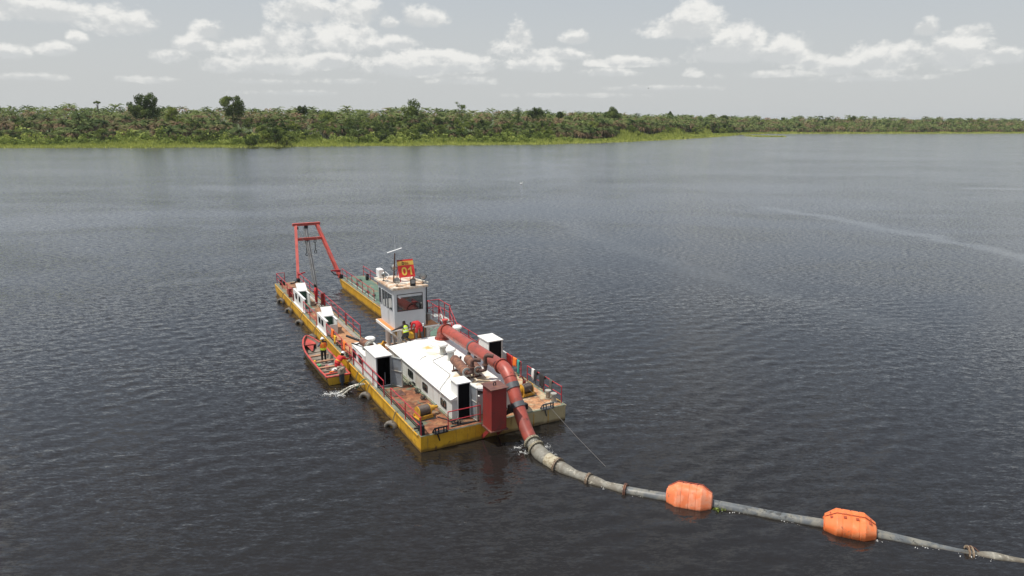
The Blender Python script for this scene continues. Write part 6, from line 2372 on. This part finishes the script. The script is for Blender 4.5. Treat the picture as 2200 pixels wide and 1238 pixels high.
def person(loc, rz, pose, top, legs, label, helmet=None, sleeves=None, boots='boot', hair=True, extra=None, shin=None):
    J = {k: Vector(v) for k, v in BASE.items()}
    for k, v in pose.items():
        if k != 'face':
            J[k] = Vector(v)
    names = list(J)
    me = bpy.data.meshes.new('skel')
    me.from_pydata([J[n] for n in names], [(names.index(a), names.index(b)) for a, b in EDG], [])
    ob = bpy.data.objects.new('skel', me); C.objects.link(ob)
    md = ob.modifiers.new('skin', 'SKIN')
    md.use_smooth_shade = True
    sv = me.skin_vertices[0].data
    for i, n in enumerate(names):
        sv[i].radius = RAD[n]
        sv[i].use_root = (n == 'pelvis')
    ob.modifiers.new('sub', 'SUBSURF').levels = 1
    bpy.context.view_layer.update()
    body = bpy.data.meshes.new_from_object(ob.evaluated_get(bpy.context.evaluated_depsgraph_get()))
    bpy.data.objects.remove(ob)
    body.name = 'body'
    mats = [top, legs, 'skin', boots, sleeves or top, shin or legs]
    body.materials.clear()
    for m_ in mats:
        body.materials.append(MATS[m_])
    bone_mat = {}
    for a, b in EDG:
        if b in ('head', 'crown') or b in ('lh', 'rh'):
            k = 2
        elif b in ('lt', 'rt'):
            k = 3
        elif b in ('lp', 'rp', 'lk', 'rk'):
            k = 1
        elif b in ('la', 'ra'):
            k = 5
        elif b in ('le', 're', 'lw', 'rw'):
            k = 4
        else:
            k = 0
        bone_mat[(a, b)] = k
    for p in body.polygons:
        c = p.center; best = None
        for (a, b), k in bone_mat.items():
            A, B = J[a], J[b]; ab = B - A; t_ = max(0, min(1, (c - A).dot(ab) / ab.length_squared))
            d = (c - A - ab * t_).length - RAD[b][0] * .3
            if best is None or d < best[0]:
                best = (d, k)
        p.material_index = best[1]
        p.use_smooth = True
    e = empty('person', loc, rz)
    ob = bpy.data.objects.new('body', body); C.objects.link(ob); ob.parent = e
    # hands: five fingers each, rooted in the palm; face details
    m = MB()
    for s_, (w_, h_, el_) in ((-1, ('lw', 'lh', 'le')), (1, ('rw', 'rh', 're'))):
        d = (J[h_] - J[w_]).normalized()
        side = d.cross(Vector((0, 1, .3))).normalized()
        nrm = side.cross(d)
        for k in range(4):
            o_ = J[h_] + side * (.026 - .0175 * k)
            L = (.07, .078, .074, .058)[k]
            m.path([o_, o_ + d * L * .55 + nrm * .008, o_ + d * L * .95 + nrm * .03], [.0095, .009, .007], 6)
        o_ = J[w_].lerp(J[h_], .55) + side * .03
        m.path([o_, o_ + side * .03 + d * .03, o_ + side * .04 + d * .062 + nrm * .01], [.011, .010, .008], 6)
    hd = J['head']; upd = (J['crown'] - J['head']).normalized()
    f = pose.get('face', None)
    f = Vector(f).normalized() if f is not None else Vector((0, 1, 0))
    f = (f - upd * f.dot(upd)).normalized(); sd = f.cross(upd)
    m.add([hd + f * .088 + upd * .03, hd + f * .085 + sd * .016 - upd * .012, hd + f * .085 - sd * .016 - upd * .012, hd + f * .112 - upd * .008], [(0, 1, 3), (0, 3, 2), (1, 2, 3)])
    for q in (-1, 1):
        m.sphere(hd + sd * q * .088 + upd * .005, .022, 7, (.5, 1, 1.3))
    m.build('hands_and_face', 'skin', e)
    m = MB()
    for q in (-1, 1):
        m.sphere(hd + f * .084 + sd * q * .032 + upd * .025, .011, 6)
    m.box(-.001, .001, -.001, .001, 0, .001)
    m.build('eyes', 'hair', e)
    M = Matrix((sd, f, upd)).transposed().to_4x4(); M.translation = hd + upd * .06
    if helmet:
        m = MB(); m.sphere((0, 0, 0), .128, 16, (.95, 1.1, .95), 0.0); m.lathe((0, 0, -.005), (0, 0, 1), [(.12, 0), (.15, -.005), (.15, .008), (.12, .012)], 16)
        m.box(-.07, .07, .12, .2, -.008, .008); m.box(-.012, .012, -.1, .1, .11, .13)
        h = m.build('hard_hat', helmet, e); h.matrix_local = M
    elif hair:
        m = MB(); m.sphere((0, -.012, -.01), .108, 12, (.92, 1.05, .95), -.15)
        h = m.build('hair', 'hair', e); h.matrix_local = M
    if extra:
        extra(e, J)
    tag(e, label, 'person')
    return e


def vest(e, J, mat, name, bands=(), th=.03, collar=True):
    """sleeveless shell round the trunk from hips to shoulders"""
    a, b, c = J['pelvis'], J['spine'], J['chest']
    n_ = J['neck']
    ax = (n_ - a).normalized()
    sd = (J['rs'] - J['ls']).normalized()
    fr = sd.cross(ax).normalized() * -1
    pts = [(a.lerp(b, .4), .17, .135), (b, .165, .135), (b.lerp(c, .5), .175, .14), (c, .19, .145), (c.lerp(n_, .45), .16, .12), (c.lerp(n_, .8), .08, .08)]
    N = 14
    V = []
    for p, rx, ry in pts:
        V += [p + sd * (rx + th) * math.cos(2 * math.pi * k / N) + fr * (ry + th) * math.sin(2 * math.pi * k / N) for k in range(N)]
    m = MB(); m.add(V, [(i * N + k, i * N + (k + 1) % N, (i + 1) * N + (k + 1) % N, (i + 1) * N + k) for i in range(len(pts) - 1) for k in range(N)], True)
    v = m.build(name, mat, e)
    for (t_, bm) in bands:
        i = int(t_); f = t_ - i
        p = pts[i][0].lerp(pts[i + 1][0], f); rx = pts[i][1] * (1 - f) + pts[i + 1][1] * f; ry = pts[i][2] * (1 - f) + pts[i + 1][2] * f
        V = []
        for q in (-.025, .025):
            V += [p + ax * q + sd * (rx + th + .008) * math.cos(2 * math.pi * k / N) + fr * (ry + th + .008) * math.sin(2 * math.pi * k / N) for k in range(N)]
        m = MB(); m.add(V, [(k, (k + 1) % N, N + (k + 1) % N, N + k) for k in range(N)], True)
        m.build('reflective_band', bm, v)
    return v


def leg_bands(e, J, mat='reflective'):
    for (k, a) in (('lk', 'la'), ('rk', 'ra')):
        p = J[k].lerp(J[a], .72); d = (J[a] - J[k]).normalized()
        m = MB(); m.lathe(p - d * .03, d, [(.07, 0), (.072, .02), (.07, .06)], 10); m.build('reflective_band', mat, e)


# walker in red coveralls on the left pontoon: hand on hip, looking out over the slot
person(W(1.58, 27.0, D + .02), YAW + R(62), dict(
    le=(-.40, -.06, 1.18), lw=(-.23, .12, 1.06), lh=(-.17, .16, 1.03), re=(.30, .04, 1.15), rw=(.18, .22, 1.12), rh=(.10, .24, 1.10),
    head=(0, .06, 1.59), crown=(0, .10, 1.69), lt=(-.13, .18, .03), ra=(.13, -.02, .09), rt=(.16, .13, .03)),
    'coverall_red', 'coverall_red', 'man in red coveralls standing on the left pontoon beside the far white cabin', extra=lambda e, J: leg_bands(e, J))


def v1(e, J):
    v = vest(e, J, 'vest_orange', 'life_vest', ((.4, 'hivis'),), .05)
    m = MB()
    N = 14
    a = J['pelvis'].lerp(J['spine'], .2)
    m.lathe(a - Vector((0, 0, .06)), (0, 0, 1), [(.20, 0), (.215, .06), (.2, .13)], 14); m.build('hivis_band', 'hivis', v)
    m = MB(); m.path([J['ls'] + Vector((-.0, .05, .05)), J['chest'] + Vector((-.08, .19, .02)), J['spine'] + Vector((-.06, .17, 0))], .03, 6)
    m.path([J['ls'] + Vector((.04, -.08, .05)), J['chest'] + Vector((-.08, -.19, .02)), J['spine'] + Vector((-.06, -.18, 0))], .03, 6); m.build('strap', 'plastic_yellow', v)


person(in_boat(.12, 4.0, .09), YAW + R(8), dict(
    le=(-.30, .10, 1.18), lw=(-.24, .30, 1.10), lh=(-.20, .37, 1.08), re=(.27, .06, 1.14), rw=(.18, .24, 1.05), rh=(.12, .30, 1.03),
    head=(0, .05, 1.59), crown=(0, .07, 1.70)),
    'dark_cloth', 'dark_cloth', 'boatman in white helmet and orange life vest standing amidships in the boat', helmet='helmet_white', sleeves='shirt_blue', extra=v1)


def v2(e, J):
    vest(e, J, 'cloth_red', 'life_vest', ((1.5, 'plastic_yellow'),), .04)
    m = MB(); m.path([J['neck'] + Vector((-.1, .05, .0)), J['chest'] + Vector((-.12, .16, 0)), J['spine'] + Vector((-.08, .18, 0))], .045, 6)
    m.path([J['neck'] + Vector((.1, .05, .0)), J['chest'] + Vector((.12, .16, 0)), J['spine'] + Vector((.08, .18, 0))], .045, 6); m.build('vest_collar', 'vest_orange', e)


person(in_boat(.42, 1.35, .10), YAW + R(-70), dict(
    pelvis=(0, -.18, .70), spine=(0, -.08, .88), chest=(0, .10, 1.06), neck=(0, .24, 1.20), head=(0, .33, 1.29), crown=(0, .38, 1.39),
    lp=(-.10, -.18, .66), lk=(-.14, .18, .46), la=(-.13, .02, .09), lt=(-.14, .17, .03), rp=(.10, -.18, .66), rk=(.13, .14, .44), ra=(.12, -.06, .09), rt=(.13, .1, .03),
    ls=(-.18, .16, 1.14), le=(-.28, .42, 1.02), lw=(-.20, .64, .96), lh=(-.17, .72, .95), rs=(.18, .16, 1.14), re=(.24, .42, .98), rw=(.14, .64, .94), rh=(.10, .72, .95), face=(0, 1, -.4)),
    'coverall_red', 'coverall_red', 'crouching boatman in red with white helmet reaching from the boat to the dredger', helmet='helmet_white', extra=v2)


def v3(e, J):
    vest(e, J, 'hivis', 'hivis_vest', ((1.0, 'reflective'), (2.6, 'reflective')), .02)


person(W(3.08, 10.05, 2.42), YAW + R(10), dict(
    pelvis=(0, -.05, .48), spine=(0, .02, .64), chest=(-.02, .10, .84), neck=(-.03, .15, 1.0), head=(-.02, .19, 1.10), crown=(-.01, .22, 1.21),
    lp=(-.10, -.05, .44), lk=(-.16, .26, .12), la=(-.14, -.10, .07), lt=(-.14, -.22, .04), rp=(.10, -.05, .44), rk=(.16, .22, .10), ra=(.14, -.16, .07), rt=(.14, -.30, .03),
    ls=(-.20, .12, .93), le=(-.46, .22, .80), lw=(-.72, .34, .72), lh=(-.80, .38, .70), rs=(.17, .12, .93), re=(.28, .30, .76), rw=(.24, .48, .62), rh=(.22, .55, .58)),
    'dark_cloth', 'dark_cloth', 'kneeling worker in a yellow reflective vest at the far end of the white roof', sleeves='dark_cloth', shin='trouser_grey', extra=v3)
person(W(3.92, 9.95, 2.43), YAW + R(14), dict(
    pelvis=(0, -.02, .92), spine=(-.02, .15, 1.04), chest=(-.06, .36, 1.06), neck=(-.10, .50, .98), head=(-.14, .58, .92), crown=(-.16, .66, .84),
    lp=(-.12, -.02, .86), lk=(-.20, .06, .46), la=(-.22, .0, .09), lt=(-.24, .14, .03), rp=(.12, -.02, .86), rk=(.20, .06, .46), ra=(.22, -.02, .09), rt=(.24, .12, .03),
    ls=(-.24, .38, 1.02), le=(-.28, .46, .76), lw=(-.20, .54, .54), lh=(-.18, .57, .47), rs=(.13, .38, 1.02), re=(.12, .50, .76), rw=(.02, .58, .54), rh=(-.01, .61, .47), face=(0, .4, -1)),
    'coverall_red', 'coverall_red', 'bending worker in red coveralls on the white roof beside the kneeling one', shin='trouser_grey')
m = MB(); m.cbox(-.2, .2, -.14, .14, 0, .34, .03); m.tube((-.15, 0, .38), (.15, 0, .38), .02)
o_ = m.build('tool_box', 'plastic_yellow'); o_.location = W(3.5, 10.45, 2.42); o_.rotation_euler = (0, 0, YAW)
tag(o_, 'orange yellow tool case between the two workers on the roof', 'tool case')

# ------------------------------------------------------------------ water jet, foam, wildlife
m, t, b = new_mat('foam')
v = t.n('ShaderNodeTexCoord').outputs['Object']
b.inputs['Base Color'].default_value = (.78, .78, .75, 1); b.inputs['Roughness'].default_value = .6
m, t, b = new_mat('jet_water')
v = t.n('ShaderNodeTexCoord').outputs['Object']
t.l(t.mix(t.ramp(t.noise(v, 9, 5, .7), .35, .65), (0.10, 0.085, 0.05), (0.75, 0.72, 0.62)), b.inputs['Base Color'])
b.inputs['Roughness'].default_value = .25

r = np.random.default_rng(9)
j0 = W(0.0, 9.0, .50); j1 = W(-1.25, 9.35, .0)
m = MB()
for k in range(9):
    off = Vector((r.normal(0, .05), r.normal(0, .05), r.normal(0, .03)))
    pts = []
    for q in range(8):
        f = q / 7
        p = j0.lerp(j1, f) + Vector((0, 0, .32 * f * (1 - f) * 2 - .04)) + off * (.4 + 2.6 * f)
        p.z = max(p.z, .01)
        pts.append(p - j0 + Vector((r.normal(0, .012), r.normal(0, .012), 0)))
    m.path(pts, [.045 + .03 * (q / 7) * r.random() for q in range(8)], 6)
for k in range(60):
    f = r.random()
    p = j0.lerp(j1, f) + Vector((r.normal(0, .08 + .12 * f), r.normal(0, .08 + .12 * f), .3 * f * (1 - f) + abs(r.normal(0, .06)))) - j0
    m.sphere(p, .012 + .02 * r.random(), 5)
jt = m.build('cooling_water_jet', 'jet_water'); jt.location = j0
tag(jt, 'jet of murky cooling water pouring from the hull side into the river', 'water jet')
m = MB(); m.path([W(.06, 8.75, D + .02) - j0, W(-.12, 8.75, D + .02) - j0, W(-.34, 8.85, .62) - j0, W(-.52, 9.0, .28) - j0], .028, 7)
hs = m.build('drain_hose', 'hose_green'); hs.location = j0
tag(hs, 'dark green hose hanging over the hull edge above the water jet', 'hose')


def foam_patch(cs, n, name, label, size=.05):
    """flecks and lumps of foam lying on the ripples"""
    T = []
    for _ in range(n):
        (cx, cy, rx, ry, an) = cs[int(r.integers(0, len(cs)))]
        a = r.random() * 6.28; q = abs(r.normal(0, .55))
        x = math.cos(a) * q * rx; y = math.sin(a) * q * ry
        x, y = x * math.cos(an) - y * math.sin(an), x * math.sin(an) + y * math.cos(an)
        # clustered into strings
        x += .10 * math.sin(y * 19 + cx); y += .10 * math.sin(x * 17 + cy)
        P = W(cx + x, cy + y, 0)
        s_ = size * (.35 + 1.3 * r.random() ** 2)
        z = .035
        a = r.random() * 6.28
        c_, s2 = math.cos(a) * s_, math.sin(a) * s_
        q0 = [P.x - c_, P.y - s2, z - .02]; q1 = [P.x + c_, P.y + s2, z - .02]; q2 = [P.x - s2 * .6, P.y + c_ * .6, z]; q3 = [P.x + s2 * .6, P.y - c_ * .6, z]; q4 = [P.x, P.y, z + s_ * .5]
        T += [[q0, q3, q4], [q3, q1, q4], [q1, q2, q4], [q2, q0, q4]]
    T = np.array(T)
    o_ = bpy.data.objects.new(name, np_mesh(name, T, np.zeros(len(T)), np.zeros(len(T)), 'foam')); C.objects.link(o_)
    tag(o_, label, 'foam', None, 'stuff')


foam_patch([(-1.35, 9.4, .22, .2, 0), (-1.75, 9.5, .45, .3, 0), (-2.1, 9.6, .7, .5, .3), (-1.5, 9.0, .40, .3, 0)], 1100, 'foam', 'white foam splashed up where the water jet lands beside the hull', .019)
foam_patch([(4.5, -1.75, .30, .22, .3), (4.45, -2.35, .35, .3, .2), (5.55, -1.6, .45, .18, .5), (5.75, -2.3, .35, .3, .5), (5.6, -3.0, .25, .4, 0)], 520, 'foam', 'white flecks of foam round the end of the red pipe', .017)
foam_patch([(6.1, -6.3, .5, .07, -.95), (5.9, -6.9, .5, .05, -.95), (6.9, -8.25, .5, .08, -.85), (9.6, -11.2, 1.1, .07, -.82), (10.9, -12.65, .9, .06, -.82), (12.9, -15.2, .5, .1, -.8), (14.1, -16.4, .9, .08, -.8), (15.3, -17.75, .5, .1, -.8), (8.2, -9.95, .5, .06, -.8)], 150, 'foam', 'thin line of foam and of glitter shaped as white flecks along the near edge of the floating pipe', .022)  # white flecks stand for sun glitter as well as foam

# a bird far off in the sky and a pale speck drifting on the open water
P = unproject_y(1393, 190, 160)
m = MB(); m.sphere((0, 0, 0), .14, 8, (1.9, .8, .8)); m.tube((.2, 0, 0), (.42, 0, .04), .07, .03, 6)
bd = m.build('bird', 'hair'); bd.location = P; bd.scale = (.45, .45, .45)
m = MB(); m.add([(.1, .05, .05), (-.1, .05, .05), (-.15, .55, .22), (.0, .62, .24)], [(0, 1, 2, 3)]); m.add([(.1, -.05, .05), (-.1, -.05, .05), (-.15, -.55, .22), (.0, -.62, .24)], [(3, 2, 1, 0)]); m.build('wings', 'hair', bd)
tag(bd, 'tiny dark bird flying in the grey sky above the bank', 'bird')
m = MB(); m.sphere((0, 0, .12), .26, 10, (1.3, .8, .9)); m.tube((.25, 0, .2), (.38, 0, .5), .07, .06, 6); m.sphere((.42, 0, .54), .09, 6)
bd = m.build('water_bird', 'cloth_white'); bd.location = (2.1, 173.5, 0)
tag(bd, 'small white bird sitting alone on the open water', 'bird')

# ------------------------------------------------------------------ humid air over the river
HAZE = 0.00006
m = bpy.data.materials.new('haze')
m.use_nodes = True
m.node_tree.nodes.clear()
t = NT(m.node_tree)
pv = t.n('ShaderNodeVolumePrincipled')
pv.inputs['Color'].default_value = (.90, .95, 1.0, 1)
pv.inputs['Density'].default_value = HAZE
pv.inputs['Anisotropy'].default_value = 0.2
mo = t.n('ShaderNodeOutputMaterial')
t.l(pv.outputs[0], mo.inputs['Volume'])
MATS['haze'] = m
mb = MB(); mb.box(-20000, 20000, -20000, 20000, -3, 40)
hz = mb.build('haze', 'haze')
hz['kind'] = 'stuff'
hz['label'] = 'thin humid haze over the river that pales the far bank'
hz['category'] = 'haze'
